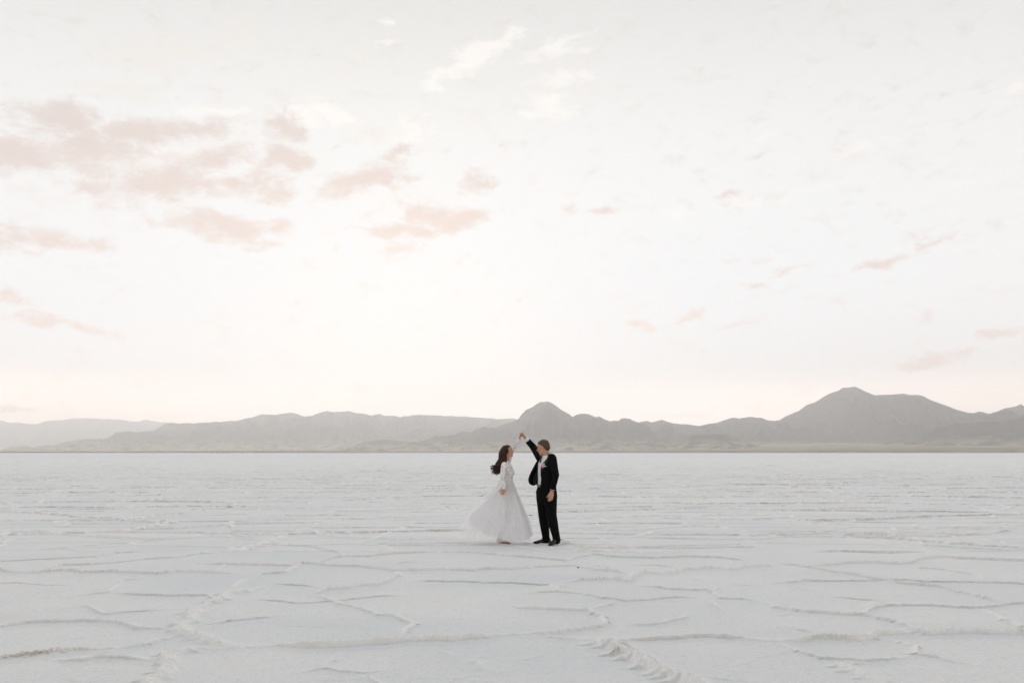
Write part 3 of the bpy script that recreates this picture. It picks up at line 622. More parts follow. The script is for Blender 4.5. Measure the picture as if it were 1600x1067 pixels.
# ------------------------------------------------------------------ the man in the dark suit
def build_man():
    D = 17.0
    root = empty('person', ((855 - 800) / FPX * D, D, 0))
    tag(root, 'man in a black suit and white shirt with one arm raised', 'person')
    SK = skin_mat('man_skin', (.52, .29, .185)); LIP = skin_mat('man_lips', (.36, .15, .11))
    SUIT = cloth('black_suit', (.0042, .0040, .0042), .85, .25, 40, .5, spec=.10); LIN = cloth('jacket_lining', (.007, .007, .0075), .5, .2, 20, spec=.25)
    SHIRT = cloth('white_shirt', (.74, .77, .80), .7, .04, 30, .3); TIE = cloth('dark_tie', (.02, .022, .028), .5, .2); LEATH = cloth('black_leather', (.012, .009, .006), .32, .3, 30)
    f = V(-.85, -.5, 0).normalized(); l = V(-f.y, f.x, 0)      # facing, his left
    l = V(.5, -.85, 0).normalized()
    c = V(-.025, 0, 0)
    Ls = c + l * .185 + V(.01, 0, 1.455); Le = V(.135, -.235, 1.185); Lw = V(.075, -.245, .925)
    Rs = V(-.115, .15, 1.475); Re = V(-.235, .33, 1.665); Rw = V(-.368, .27, 1.812)
    hipL = V(.045, -.08, .90); hipR = V(-.075, .07, .90)
    kneeL = V(.068, -.12, .50); ankL = V(.150, -.15, .105)
    kneeR = V(-.062, .075, .50); ankR = V(-.018, .10, .10)
    # body: one continuous surface
    M = MB()
    M.loft([c + V(0, 0, .88), c + V(0, 0, .98), c + V(0, 0, 1.10), c + V(0, 0, 1.25), c + V(0, 0, 1.38), c + V(0, 0, 1.46)], [(.155, .10), (.16, .105), (.145, .10), (.155, .105), (.165, .10), (.12, .07)], ref=f, n=20)
    M.loft([Ls, (Ls + Le) / 2, Le], [.055, .048, .040], ref=f); M.loft([Le, (Le + Lw) / 2, Lw], [.040, .036, .026], ref=f)
    M.loft([Rs, (Rs + Re) / 2, Re], [.055, .047, .040], ref=f); M.loft([Re, (Re + Rw) / 2, Rw], [.040, .035, .026], ref=f)
    M.loft([hipL, (hipL + kneeL) / 2, kneeL], [.085, .075, .056], ref=f); M.loft([kneeL, kneeL.lerp(ankL, .4), ankL], [.054, .052, .036], ref=f)
    M.loft([hipR, (hipR + kneeR) / 2, kneeR], [.085, .075, .056], ref=f); M.loft([kneeR, kneeR.lerp(ankR, .4), ankR], [.054, .052, .036], ref=f)
    for ank, to in ((ankL, V(.09, -.21, .045)), (ankR, V(-.14, .095, .04))):
        M.loft([ank, V(ank.x, ank.y, .05), to], [(.030, .030), (.026, .024), (.02, .014)], ref=(0, 0, 1))
    hc = V(-.066, .01, 1.648); hF = V(-.94, .24, -.20); hU = V(-.10, 0, 1)
    P, F, L, U = head(M, hc, hF, hU, 1.04, True)
    M.loft([P(-.03, 0, -.03), P(-.025, 0, -.08), V(-.025, .0, 1.50), V(-.015, .0, 1.44)], [.060, .058, .060, .075], ref=f)
    hand(M, Lw + V(-.004, 0, -.010), V(-.14, -.02, -1), V(-.4, .9, 0), (.16, .25, .2), 1.10, .5, left=False, tcurl=.10, tsp=.30)
    hd = V(-.45, -.03, .62).normalized()
    hand(M, Rw + hd * .008, hd, V(-.75, -.35, -.5), (.8, 1.2, .9), 1.04, 1, left=True, tcurl=.5)
    body = M.build('body', [SK, LIP], root, voxel=.0036, smooth=3)
    face_bits(P, F, L, U, 1.04, body, None, cloth('man_brow', (.05, .035, .025), .8), EYEW, IRIS, root)
    # hair: close-cropped cap with an uneven surface
    HM = hair_mat('short_brown_hair', (.038, .025, .016), (.155, .105, .067), .7, 1.0)
    M = MB(); n, m_ = 90, 60; rows = []
    for j in range(m_ + 1):
        th = math.pi * j / m_; row = []
        for i in range(n):
            ph = 2 * math.pi * i / n
            dx, dy, dz = math.sin(th) * math.cos(ph), math.sin(th) * math.sin(ph), math.cos(th)
            # hairline: high on the forehead, round the ear, low on the nape
            low = .42 if dx > .60 else (.42 - (.60 - dx) * .55 if dx > .22 else (.21 - (.22 - dx) * 2.2 if dx > -.05 else -.52 - min(.33, (-.05 - dx) * .6)))
            low += .05 * math.sin(ph * 9) + .03 * math.sin(ph * 23)
            over = dz - low
            thick = max(-.006, min(.0085 if dz > .3 else .006, over * .07)) + .0022 * math.sin(i * 1.7 + j * 2.3) * (over > 0)
            thick += .004 if dz > .5 else 0
            row.append(P((-.012 + dx * (.097 + thick)), dy * (.0765 + thick), .030 + dz * (.088 + thick)))
        rows.append(row)
    # pull the shell inside where there is no hair
    M.sheet(rows, closed=True); M.ell(P(-.056, 0, -.002), (.062, .0735, .072), F, L, U, 24, 16); M.ell(P(-.046, 0, -.030), (.052, .061, .058), F, L, U, 24, 16); hair = M.build('hair', HM, root, voxel=.0035, smooth=1)
    # shirt
    M = MB()
    M.loft([c + V(0, 0, .90), c + V(0, 0, .98), c + V(0, 0, 1.10), c + V(0, 0, 1.25), c + V(0, 0, 1.38), c + V(0, 0, 1.455)], [(.172, .118), (.175, .122), (.165, .118), (.170, .120), (.172, .112), (.12, .078)], ref=f, n=24)
    M.loft([V(-.015, 0, 1.43), V(-.022, 0, 1.48), V(-.026, 0, 1.500)], [(.085, .085), (.076, .074), (.073, .071)], ref=f, n=24, round_ends=False)
    shirt = M.build('shirt', SHIRT, root, voxel=.005, smooth=2)
    M = MB(); rows = []                                     # standing collar, its points turned down
    for t in np.linspace(0, 1, 9):
        row = []
        for i in range(33):
            a = math.radians(16 + (344 - 16) * i / 32); rr = .074 + .008 * t
            drop = (.030 + .022 * max(0, math.cos(a)) ** 2) * t
            row.append(V(-.024, 0, 1.522 - .044 * math.cos(a) - drop) + f * math.cos(a) * rr + l * math.sin(a) * rr)
        rows.append(row)
    M.sheet(rows); M.build('collar', SHIRT, shirt, solid=.004)
    for i, (w, e) in enumerate(((Lw, Le), (Rw, Re))):
        dr = (w - e).normalized(); M = MB()
        M.loft([w - dr * .07, w - dr * .03, w - dr * .004], [.043, .042, .041], ref=f, round_ends=False); M.build('shirt_cuff', SHIRT, shirt, solid=0)
    # tie, blown a little to his right
    M = MB(); kn = V(-.028, 0, 1.487) + f * .088
    pth = [kn, kn + V(-.012, -.004, -.05), kn + V(-.018, 0, -.12), kn + V(-.012, .02, -.22), kn + V(-.004, .03, -.32)]
    M.loft([kn + V(0, 0, .012), kn, kn + V(0, 0, -.02)], [(.018, .014), (.022, .016), (.013, .011)], ref=f); M.loft(pth, [(.014, .005), (.020, .005), (.026, .005), (.032, .005), (.03, .005)], ref=f)
    M.build('tie', TIE, root, smooth=1)
    # trousers
    M = MB()
    M.loft([c + V(0, 0, .80), c + V(0, 0, .88), c + V(0, 0, .955), c + V(0, 0, 1.0)], [(.172, .135), (.178, .137), (.178, .132), (.176, .127)], ref=f, n=24)
    def leg(h, k_, a, s_):
        fr = V(-.85, -.3, 0)
        M.loft([h, h.lerp(k_, .3), h.lerp(k_, .7), k_, k_.lerp(a, .3), k_.lerp(a, .65), a + V(0, 0, .02), a + V(0, 0, -.035)],
               [(.115, .118), (.112, .115), (.097, .100), (.086, .090), (.081, .085), (.070, .074), (.060, .066), (.062, .070)], ref=fr, n=20)
    leg(hipL, kneeL, ankL, 1); leg(hipR, kneeR, ankR, -1)
    tr = M.build('trousers', SUIT, root, voxel=.006, smooth=4)
    M = MB(); rows = []
    for z in (.985, 1.012): rows.append([c + V(0, 0, z) + f * math.cos(a) * .135 + l * math.sin(a) * .185 for a in np.linspace(0, 2 * math.pi, 33)[:-1]])
    M.sheet(rows, closed=True); bl = M.build('belt', LEATH, root, solid=.004)
    M = MB(); b0 = c + V(0, 0, .9985) + f * .139; M.loft([b0 - l * .02, b0 + l * .02], [(.016, .003), (.016, .003)], ref=f, n=8); M.build('buckle', cloth('dull_metal', (.35, .3, .22), .35, .05), bl)
    # jacket: open shell, sleeves, the far front panel blown out
    M = MB(); rows = []
    zs = np.linspace(1.485, .80, 40)
    def ja(z):     # half axes
        t = (1.49 - z) / .69
        a = np.interp(z, [.80, .95, 1.10, 1.25, 1.36, 1.43, 1.47, 1.49], [.220, .207, .192, .200, .205, .185, .145, .10])
        b = np.interp(z, [.80, .95, 1.10, 1.25, 1.36, 1.43, 1.47, 1.49], [.178, .154, .134, .138, .132, .112, .092, .08])
        return a, b
    for z in zs:
        a, b = ja(z)
        e1 = np.interp(z, [.80, .84, .90, 1.05, 1.27, 1.33, 1.40, 1.46, 1.49], [70, 38, 20, 15, 15, 17, 30, 50, 68])
        row = []
        for i in range(49):
            th = math.radians(e1 + (285 - e1) * i / 48)
            fold = .004 * math.sin(th * 7 + z * 9) * np.interp(z, [.8, 1.2], [1, .2])
            row.append(c + V(.004, 0, z) + f * math.cos(th) * (b + fold) + l * math.sin(th) * (a + fold))
        rows.append(row)
    M.sheet(rows)
    SH = MB(); SH.v, SH.f = M.v[:], M.f[:]
    # near front panel below and far panel
    prow = []
    outl = [(1.455, -.125), (1.42, -.165), (1.398, -.186), (1.34, -.217), (1.278, -.251), (1.22, -.282), (1.169, -.306), (1.12, -.321), (1.0925, -.322), (1.055, -.312), (1.027, -.292), (1.012, -.255), (1.008, -.225)]
    for z, xl in outl:
        row = []
        for i in range(15):
            s = i / 14
            a, b = ja(z); th = math.radians(-75)
            base = c + V(.004, 0, 0) + f * math.cos(th) * b + l * math.sin(th) * a
            x = base.x + (xl - base.x) * s
            y = base.y - .13 * s + .05 * math.sin(s * math.pi) + .018 * math.sin(s * 9 + z * 14) * (1.46 - z) * 2
            row.append(V(x, y, z + .012 * math.sin(s * 5) * (1.45 - z)))
        prow.append(row)
    SH.sheet(prow)
    jk = SH.build('jacket', SUIT, root, solid=.012, voxel=.0045, smooth=2)
    M = MB()
    for s_, e_, w_ in ((Ls, Le, Lw), (Rs, Re, Rw)):
        dr = (w_ - e_).normalized(); up = (s_ - e_).normalized()
        cu = w_ - dr * (.078 if w_ is Rw else .036)
        M.loft([s_ + up * .015, s_.lerp(e_, .35), s_.lerp(e_, .7), e_, e_.lerp(cu, .5), cu], [(.078, .080), (.070, .072), (.062, .064), (.060, .061), (.055, .056), (.051, .052)], ref=f, n=20)
        for q in (.8, 1.0): M.ell(s_.lerp(e_, q) + V(.0, 0, 0), (.066, .066, .012), up.cross(V(0, 1, .01)).normalized(), up.cross(up.cross(V(0, 1, .01))).normalized(), up)
    M.ell(c + l * .150 - f * .02 + V(.0, 0, 1.455), (.06, .075, .038)); M.ell(c - l * .13 + V(0, 0, 1.46), (.06, .07, .04))
    M.build('sleeves', SUIT, jk, voxel=.006, smooth=3)
    jk.data.materials.append(LIN)
    for pl in jk.data.polygons:       # inside of the blown panel
        q = pl.center
        if q.x < -.165 and pl.normal.y < -.25 and q.z < 1.40: pl.material_index = 1
    M = MB(); rows = []                                     # jacket collar round the back of the neck
    for t in np.linspace(0, 1, 6):
        rows.append([V(-.012, 0, 1.535 - .014 * math.cos(a) - .060 * t) + f * math.cos(a) * (.088 + .030 * t) + l * math.sin(a) * (.092 + .045 * t) for a in np.linspace(math.radians(68), math.radians(288), 28)])
    M.sheet(rows); M.build('jacket_collar', SUIT, jk, solid=.006)
    # lapel of the near panel
    M = MB(); rows = []
    for z in np.linspace(1.475, 1.16, 16):
        a, b = ja(z); e1 = np.interp(z, [1.05, 1.27, 1.33, 1.40, 1.46, 1.49], [15, 15, 17, 30, 50, 68]); wd = np.interp(z, [1.16, 1.36, 1.40, 1.475], [1, 21, 26, 12])
        rows.append([c + V(.004, 0, z) + f * math.cos(math.radians(e1 + wd * i / 4)) * (b + .011) + l * math.sin(math.radians(e1 + wd * i / 4)) * (a + .011) for i in range(5)])
    M.sheet(rows); M.build('lapel', cloth('satin_lapel', (.004, .004, .005), .45, .1, spec=.25), jk, solid=.004)
    # flower pinned on the lapel
    th = math.radians(34); a, b = ja(1.34); fp = c + V(0, 0, 1.345) + f * math.cos(th) * (b + .024) + l * math.sin(th) * (a + .024)
    nrm = (f * math.cos(th) + l * math.sin(th)).normalized(); tn = nrm.cross(V(0, 0, 1)).normalized()
    random.seed(4); M = MB()
    for k in range(15):
        a_ = k * 2.4; r_ = .008 + .0016 * k; dd = (tn * math.cos(a_) + V(0, 0, 1) * math.sin(a_))
        M.ell(fp + dd * r_ + nrm * (.014 - k * .0008), (.012, .005, .015), (dd * .9 + nrm * .4).normalized(), nrm, dd.cross(nrm).normalized(), 8, 6)
    fl = M.build('boutonniere', cloth('pink_petals', (.72, .36, .31), .6, .25, 60), jk)
    LF = cloth('grey_green_leaf', (.33, .36, .26), .6)
    for dz, dx in ((.042, -.005), (.036, .012), (-.035, .004), (.03, -.022)):
        M = MB(); M.ell(fp + V(0, 0, dz) + tn * dx, (.007, .003, .017), tn, nrm, V(0, 0, 1), 8, 6); M.build('leaf', LF, fl)
    M = MB(); q0 = fp + l * .028 + V(0, 0, -.014); M.loft([q0 - nrm * .004, q0 + l * .022 + V(.01, 0, 0), q0 + l * .045 + V(.016, 0, .003)], [(.006, .004), (.007, .004), (.005, .003)], ref=(0, 0, 1), n=8); M.build('pocket_square', SHIRT, jk)
    # shoes
    for heel, toe, lift, yy in ((V(.205, -.10, 0), V(.015, -.285, 0), .022, 0), (V(.050, .115, 0), V(-.235, .085, 0), .0, 0)):
        d_ = (toe - heel).normalized(); s_ = V(-d_.y, d_.x, 0); ln = (toe - heel).length; up = V(0, 0, 1)
        e = empty('x'); bpy.data.objects.remove(e)
        M = MB(); pts = []; rad = []
        for t, w, h in ((.03, .028, .040), (.12, .036, .048), (.28, .038, .050), (.42, .036, .042), (.58, .041, .032), (.74, .044, .026), (.88, .036, .021), (.97, .018, .014)):
            pts.append(heel + d_ * ln * t + up * (h + .012 + lift * (1 - t) * 1.6)); rad.append((w, h))
        M.loft(pts, rad, ref=up, n=18)
        ank = pts[1] + d_ * .02
        M.loft([ank, ank + up * .06], [(.040, .046), (.038, .044)], ref=d_)
        sh = M.build('shoe', LEATH, root, voxel=.004, smooth=3)
        M = MB(); rows = []
        for t, w in ((0, .024), (.1, .034), (.25, .036), (.42, .031), (.6, .042), (.75, .046), (.9, .036), (1.0, .012)):
            zz = lift * (1 - t) * 1.6 + (.012 if .3 < t < .5 else 0) * .5
            q = heel + d_ * ln * t
            rows.append([q + s_ * w + up * (.004 + zz), q + s_ * w + up * (.016 + zz), q - s_ * w + up * (.016 + zz), q - s_ * w + up * (.004 + zz)])
        M.sheet(rows, closed=True); M.f.append((3, 2, 1, 0)); nn = len(M.v); M.f.append((nn - 4, nn - 3, nn - 2, nn - 1)); M.build('sole', LEATH, sh)
        M = MB(); M.loft([heel + d_ * .035 + up * (.002 + lift * 1.5), heel + d_ * .035 + up * (.022 + lift * 1.5)], [(.032, .036), (.034, .038)], ref=d_, n=14, round_ends=False); M.build('heel', LEATH, sh)
    return root

# ------------------------------------------------------------------ the bride
def build_bride():
    D = 17.15
    root = empty('person', ((790 - 800) / FPX * D, D, 0))
    tag(root, 'woman in a white lace wedding dress with long dark wavy hair', 'person')
    SK = skin_mat('woman_skin', (.52, .29, .18)); LIP = skin_mat('woman_lips', (.45, .15, .13))
    f = V(.97, -.22, 0).normalized(); r = V(f.y, -f.x, 0)
    c = V(.030, 0, 0)
    Rs = c + r * .150 + V(-.02, 0, 1.335); Re = V(-.060, -.235, 1.125); Rw = V(-.022, -.245, .960)
    Ls = V(.030, .14, 1.365); Le = V(.100, .19, 1.580); Lw = V(.228, .135, 1.785)
    M = MB()
    prof = [(.86, .0, .115, .165), (.93, .0, .110, .165), (1.02, .0, .088, .130), (1.09, .0, .080, .112), (1.16, .005, .088, .120), (1.22, .012, .100, .132), (1.28, .004, .090, .138), (1.34, -.006, .068, .140), (1.375, -.012, .050, .100)]
    def tors(off):
        return [c + f * p[1] + V(0, 0, p[0]) for p in prof], [(p[3] + off, p[2] + off) for p in prof]
    pts, rad = tors(0); M.loft(pts, rad, ref=f, n=20)
    for s in (1, -1): M.ell(c + f * .066 + r * s * .055 + V(0, 0, 1.215), (.045, .05, .048))
    M.loft([Rs, Rs.lerp(Re, .5), Re], [.043, .037, .031], ref=f); M.loft([Re, Re.lerp(Rw, .5), Rw], [.031, .027, .020], ref=f)
    M.loft([Ls, Ls.lerp(Le, .5), Le], [.043, .037, .031], ref=f); M.loft([Le, Le.lerp(Lw, .5), Lw], [.031, .027, .020], ref=f)
    for hp, kn, an, to in ((V(.03, -.07, .88), V(.05, -.08, .46), V(-.085, -.05, .09), V(.045, -.07, .028)), (V(.03, .07, .88), V(.04, .09, .46), V(-.11, .07, .09), V(.01, .06, .028))):
        M.loft([hp, hp.lerp(kn, .5), kn], [.080, .066, .048], ref=f); M.loft([kn, kn.lerp(an, .35), an], [.046, .046, .028], ref=f)
        hl = V(an.x - .028, an.y, .040)
        M.loft([an, V(an.x - .004, an.y, .055)], [.030, .032], ref=f)
        M.loft([hl, hl.lerp(to, .45) + V(0, 0, .014), to], [(.028, .026), (.032, .026), (.036, .014)], ref=(0, 0, 1))
        for k in range(5): q = to + V(.012 - abs(k - .8) * .004, (k - 2) * .014, -.006); M.loft([q, q + V(.026 - k * .003, 0, -.002)], [.0085 - k * .0006, .007], ref=(0, 0, 1), n=8)
    hc = V(.038, .0, 1.582); hF = V(.955, -.02, .20); hU = V(-.2, 0, 1)
    P, F, L, U = head(M, hc, hF, hU, .86, False)
    M.loft([P(-.03, 0, -.04), P(-.03, 0, -.09), V(.012, 0, 1.42), V(.014, 0, 1.35)], [.046, .044, .046, .065], ref=f)
    hand(M, Rw + V(-.002, 0, -.008), V(-.28, .02, -1), V(-.25, .95, .1), (.45, .6, .45), .86, 1, left=False, tcurl=.3)
    hd = V(.30, .0, .62).normalized()
    hand(M, Lw + hd * .006, hd, V(.9, -.2, -.35), (.30, .45, .4), .88, 1, left=False, tcurl=.35)
    body = M.build('body', [SK, LIP], root, voxel=.0036, smooth=3)
    face_bits(P, F, L, U, .86, body, None, cloth('woman_brow', (.03, .018, .012), .8), EYEW, IRIS, root)

    # lace: threads over skin
    def lace(name, dens, tint=(.80, .78, .76)):
        m, T, p, out = material(name)
        co = T.n('ShaderNodeTexCoord').outputs['Object']
        vo = T.n('ShaderNodeTexVoronoi', feature='DISTANCE_TO_EDGE'); T.put(vo.inputs['Vector'], co); vo.inputs['Scale'].default_value = 60
        nz = T.noise(co, 26, 4, .6).outputs['Fac']
        a = T.m('MAXIMUM', T.rng(vo.outputs[0], .10, .03), T.rng(nz, .52 - dens, .60 - dens))
        T.put(p.inputs['Alpha'], T.m('ADD', .66, T.m('MULTIPLY', a, .33)))
        T.put(p.inputs['Base Color'], T.mix(T.rng(nz, .3, .7), tuple(v * .9 for v in tint), tint)); p.inputs['Roughness'].default_value = .8
        return m
    LACE = lace('white_lace', .06, (.86, .83, .79)); SLV = lace('sleeve_lace', .08, (.88, .87, .86))
    SAT = cloth('white_satin', (.80, .80, .815), .6, .03, 8)
    M = MB()
    pts, rad = tors(.007); M.loft(pts[2:], rad[2:], ref=f, n=28)
    for s in (1, -1): M.ell(c + f * .068 + r * s * .055 + V(0, 0, 1.215), (.050, .055, .053))
    M.loft([V(.012, 0, 1.36), V(.012, 0, 1.395)], [(.075, .060), (.055, .050)], ref=f, round_ends=False)
    dress = M.build('bodice', LACE, root, voxel=.005, smooth=3)
    for s_, e_, w_ in ((Rs, Re, Rw), (Ls, Le, Lw)):
        dr = (w_ - e_).normalized(); cu = w_ - dr * .006; M = MB()
        M.loft([s_ + (s_ - e_).normalized() * .015, s_.lerp(e_, .3), s_.lerp(e_, .65), e_, e_.lerp(cu, .45), e_.lerp(cu, .8), cu], [.057, .050, .044, .041, .042, .037, .034], ref=f, n=20)
        M.build('sleeve', SLV, root, voxel=.004, smooth=2)
    M = MB(); M.loft([c + V(0, 0, 1.075), c + V(0, 0, 1.105)], [(.124, .094), (.124, .094)], ref=f, n=32, round_ends=False, caps=False); M.build('waistband', SAT, root, solid=.003)

    # skirt: waist ring to a wind-blown hem; profiles for eight directions, from the front round the near side
    dirs = {
        0:   [(.118, 0, 1.09), (.165, 0, .93), (.235, 0, .74), (.315, -.02, .52), (.38, -.02, .31), (.405, -.02, .13)],
        45:  [(.100, -.09, 1.09), (.13, -.15, .93), (.19, -.22, .74), (.25, -.30, .52), (.30, -.36, .31), (.32, -.40, .10)],
        90:  [(.03, -.12, 1.09), (.02, -.18, .93), (.02, -.26, .74), (.02, -.35, .52), (.04, -.42, .31), (.05, -.44, .085)],
        135: [(-.045, -.09, 1.09), (-.08, -.15, .94), (-.16, -.22, .78), (-.24, -.30, .60), (-.30, -.36, .40), (-.32, -.38, .19)],
        180: [(-.055, 0, 1.09), (-.10, 0, .95), (-.27, 0, .79), (-.46, -.02, .62), (-.60, -.03, .50), (-.645, -.04, .37)],
        225: [(-.045, .09, 1.09), (-.08, .15, .94), (-.18, .22, .80), (-.31, .30, .65), (-.42, .36, .48), (-.46, .38, .32)],
        270: [(.03, .12, 1.09), (.02, .18, .93), (.02, .26, .74), (.0, .35, .52), (-.02, .42, .31), (-.02, .44, .14)],
        315: [(.100, .09, 1.09), (.13, .15, .93), (.19, .22, .74), (.25, .30, .52), (.30, .36, .31), (.32, .40, .12)]}
    ks = sorted(dirs)
    def ring(dd, ph, s, fold, grow):
        x = (ph % 360) / 45; i = int(x); u = x - i
        Q = [Vector(cr([Vector(p) for p in dd[ks[(i + o) % 8]]], s)) for o in (-1, 0, 1, 2)]
        p = .5 * ((2 * Q[1]) + (Q[2] - Q[0]) * u + (2 * Q[0] - 5 * Q[1] + 4 * Q[2] - Q[3]) * u * u + (3 * Q[1] - Q[0] - 3 * Q[2] + Q[3]) * u ** 3)
        o = p - V(.03 + (-.15 * s), 0, p.z); o.z = 0
        o = o.normalized() if o.length > 1e-4 else V(1, 0, 0)
        return p + o * (grow + fold)
    def pleat(ph, s, seed, amp):
        a = math.radians(ph)
        w = math.sin(a * 11 + 1.3 * math.sin(a * 3 + seed) + .8 * s) + .5 * math.sin(a * 23 + seed * 2 + math.sin(a * 5) * 2 + s) + .5 * math.sin(a * 5 + seed)
        w = w if w > 0 else w * .55
        return amp * w * (s ** 1.2)
    def fabric(name, alpha, tint, amt=.5):
        m, T, p, out = material(name)
        co = T.n('ShaderNodeTexCoord').outputs['Object']
        nz = T.noise(co, 5, 4).outputs['Fac']
        col = T.mix(nz, tuple(v * .95 for v in tint), tint)
        df = T.n('ShaderNodeBsdfDiffuse'); tl = T.n('ShaderNodeBsdfTranslucent'); T.put(df.inputs[0], col); T.put(tl.inputs[0], col)
        mx = T.n('ShaderNodeMixShader'); mx.inputs[0].default_value = amt; T.put(mx.inputs[1], df.outputs[0]); T.put(mx.inputs[2], tl.outputs[0])
        if alpha < 1:
            tr = T.n('ShaderNodeBsdfTransparent'); m2 = T.n('ShaderNodeMixShader')
            T.put(m2.inputs[0], T.m('ADD', alpha - .08, T.m('MULTIPLY', nz, .16))); T.put(m2.inputs[1], tr.outputs[0]); T.put(m2.inputs[2], mx.outputs[0]); mx = m2
        T.put(out.inputs[0], mx.outputs[0])
        return m
    M = MB(); rows = []
    for s in np.linspace(0, 1, 46):
        rows.append([ring(dirs, ph, s, pleat(ph, s, 1.0, .026), 0) + V(0, 0, .012 * s * math.sin(math.radians(ph) * 7)) for ph in np.arange(0, 360, 1.5)])
    M.sheet(rows, closed=True); M.build('skirt', fabric('white_skirt', .86, (.915, .94, .985), .55), root, subsurf=0)
    # sheer tulle overskirt, blown farther back and trailing low
    od = {
        0:   [(.122, 0, 1.095), (.172, 0, .93), (.242, 0, .74), (.320, -.02, .52), (.385, -.02, .31), (.41, -.02, .12)],
        45:  [(.104, -.094, 1.095), (.135, -.155, .93), (.196, -.226, .74), (.255, -.308, .52), (.305, -.37, .31), (.33, -.42, .06)],
        90:  [(.03, -.125, 1.095), (.02, -.185, .93), (.02, -.268, .74), (.02, -.36, .52), (.02, -.44, .31), (.0, -.47, .07)],
        135: [(-.05, -.095, 1.10), (-.11, -.15, .97), (-.22, -.22, .82), (-.34, -.30, .62), (-.47, -.36, .36), (-.55, -.40, .12)],
        180: [(-.06, 0, 1.10), (-.15, 0, .98), (-.34, 0, .79), (-.53, -.02, .62), (-.68, -.03, .48), (-.82, -.05, .29)],
        225: [(-.05, .095, 1.10), (-.13, .15, .97), (-.26, .22, .82), (-.42, .30, .65), (-.57, .36, .42), (-.68, .38, .20)],
        270: [(.03, .125, 1.095), (.02, .185, .93), (.02, .268, .74), (-.04, .36, .52), (-.12, .43, .31), (-.20, .46, .08)],
        315: [(.104, .094, 1.095), (.135, .155, .93), (.196, .226, .74), (.255, .308, .52), (.305, .37, .31), (.33, .42, .06)]}
    M = MB(); rows = []
    for s in np.linspace(0, 1, 46):
        rows.append([ring(od, ph, s, pleat(ph, s, 1.0, .026), .006 + .016 * s) + V(0, 0, .02 * s * math.sin(math.radians(ph) * 9 + 1)) for ph in np.arange(0, 360, 1.5)])
    M.sheet(rows, closed=True); M.build('overskirt', fabric('sheer_tulle', .48, (.97, .96, .945), .55), root)
    # sheer cape falling from the shoulders down the back into the wind
    cp = [[(-.030, -.145, 1.335), (-.055, -.165, 1.22), (-.075, -.18, 1.10), (-.11, -.19, .99), (-.18, -.20, .88), (-.30, -.21, .765)],
          [(-.052, -.06, 1.35), (-.075, -.07, 1.23), (-.095, -.08, 1.11), (-.135, -.09, 1.00), (-.22, -.10, .885), (-.38, -.11, .765)],
          [(-.052, .06, 1.35), (-.075, .07, 1.23), (-.095, .08, 1.11), (-.14, .09, 1.00), (-.23, .10, .885), (-.40, .10, .765)],
          [(-.030, .145, 1.335), (-.055, .165, 1.22), (-.075, .18, 1.10), (-.11, .19, .99), (-.18, .20, .88), (-.32, .21, .765)]]
    M = MB(); rows = []
    for s in np.linspace(0, 1, 30):
        row = []
        for w in np.linspace(0, 1, 40):
            q = cr([cr([Vector(p) for p in col], s) for col in cp], w)
            row.append(q + V(-.012, 0, -.008) * math.sin(w * 19 + s * 2) * s)
        rows.append(row)
    M.sheet(rows); M.build('cape', fabric('sheer_cape', .40, (.86, .87, .88), .5), root)

    # hair: cap plus long wavy locks blown back
    HM = hair_mat('dark_brown_hair', (.008, .0035, .002), (.075, .028, .013), .42)
    random.seed(11); M = MB()
    k = .86; n, m_ = 60, 40; rows = []
    for j in range(m_ + 1):
        th = math.pi * j / m_; row = []
        for i in range(n):
            ph = 2 * math.pi * i / n
            dx, dy, dz = math.sin(th) * math.cos(ph), math.sin(th) * math.sin(ph), math.cos(th)
            low = .52 if dx > .45 else (.52 - (.45 - dx) * 2.6 if dx > .0 else -.65)
            thick = max(-.012, min(.016, (dz - low) * .10)) + .0015 * math.sin(i * 2.1 + j)
            row.append(P((-.012 + dx * (.097 + thick)), dy * (.0765 + thick), .032 + dz * (.088 + thick)))
        rows.append(row)
    M.sheet(rows, closed=True)
    ends = [(-.225, 1.30), (-.205, 1.225), (-.19, 1.26), (-.145, 1.19), (-.17, 1.215), (-.10, 1.215), (-.066, 1.245), (-.12, 1.25), (-.04, 1.27), (-.08, 1.23), (-.13, 1.22)]
    for q in range(210):
        az_ = random.uniform(75, 285); a = math.radians(az_); up = random.uniform(-.35, .9)
        sx, sy = math.cos(a), math.sin(a)
        ce = math.sqrt(max(0, 1 - up * up))
        st = P(-.012 + sx * ce * .108, sy * ce * .088, .032 + up * .098)
        ex, ez = random.choice(ends); near = sy < 0
        ex += random.uniform(-.03, .03); ez += random.uniform(-.03, .04); ey = -.02 + sy * .085 + random.uniform(-.03, .03)
        mx_ = V(-.035 + sx * .075 + (.030 if abs(sy) > .8 else 0), sy * .095, random.uniform(1.41, 1.47)); m2 = V(-.088 + sx * .03 + random.uniform(-.045, .055), sy * .095, random.uniform(1.31, 1.37))
        key = [st, (st + mx_) / 2 + V(-.018, sy * .012, .012), mx_, m2, V(ex * .7 + m2.x * .3, (m2.y + ey) / 2, (ez * .7 + m2.z * .3)), V(ex, ey, ez)]
        phs = random.uniform(0, 6.28); fr = random.uniform(15, 21); r0 = random.uniform(.009, .015)
        pts, rad = [], []
        for i in range(23):
            t = i / 22; p = cr(key, t); am = .022 * max(0, t - .35) * 1.6
            p = p + V(math.sin(t * fr + phs) * am, math.cos(t * fr + phs) * am * 1.2, math.sin(t * fr * .9 + phs) * am * .5)
            pts.append(p); rad.append(r0 * (1 - .15 * t) * (1 if t < .55 else max(.22, 1 - (t - .55) * 1.75)))
        M.loft(pts, rad, ref=(0, 1, 0), n=7)
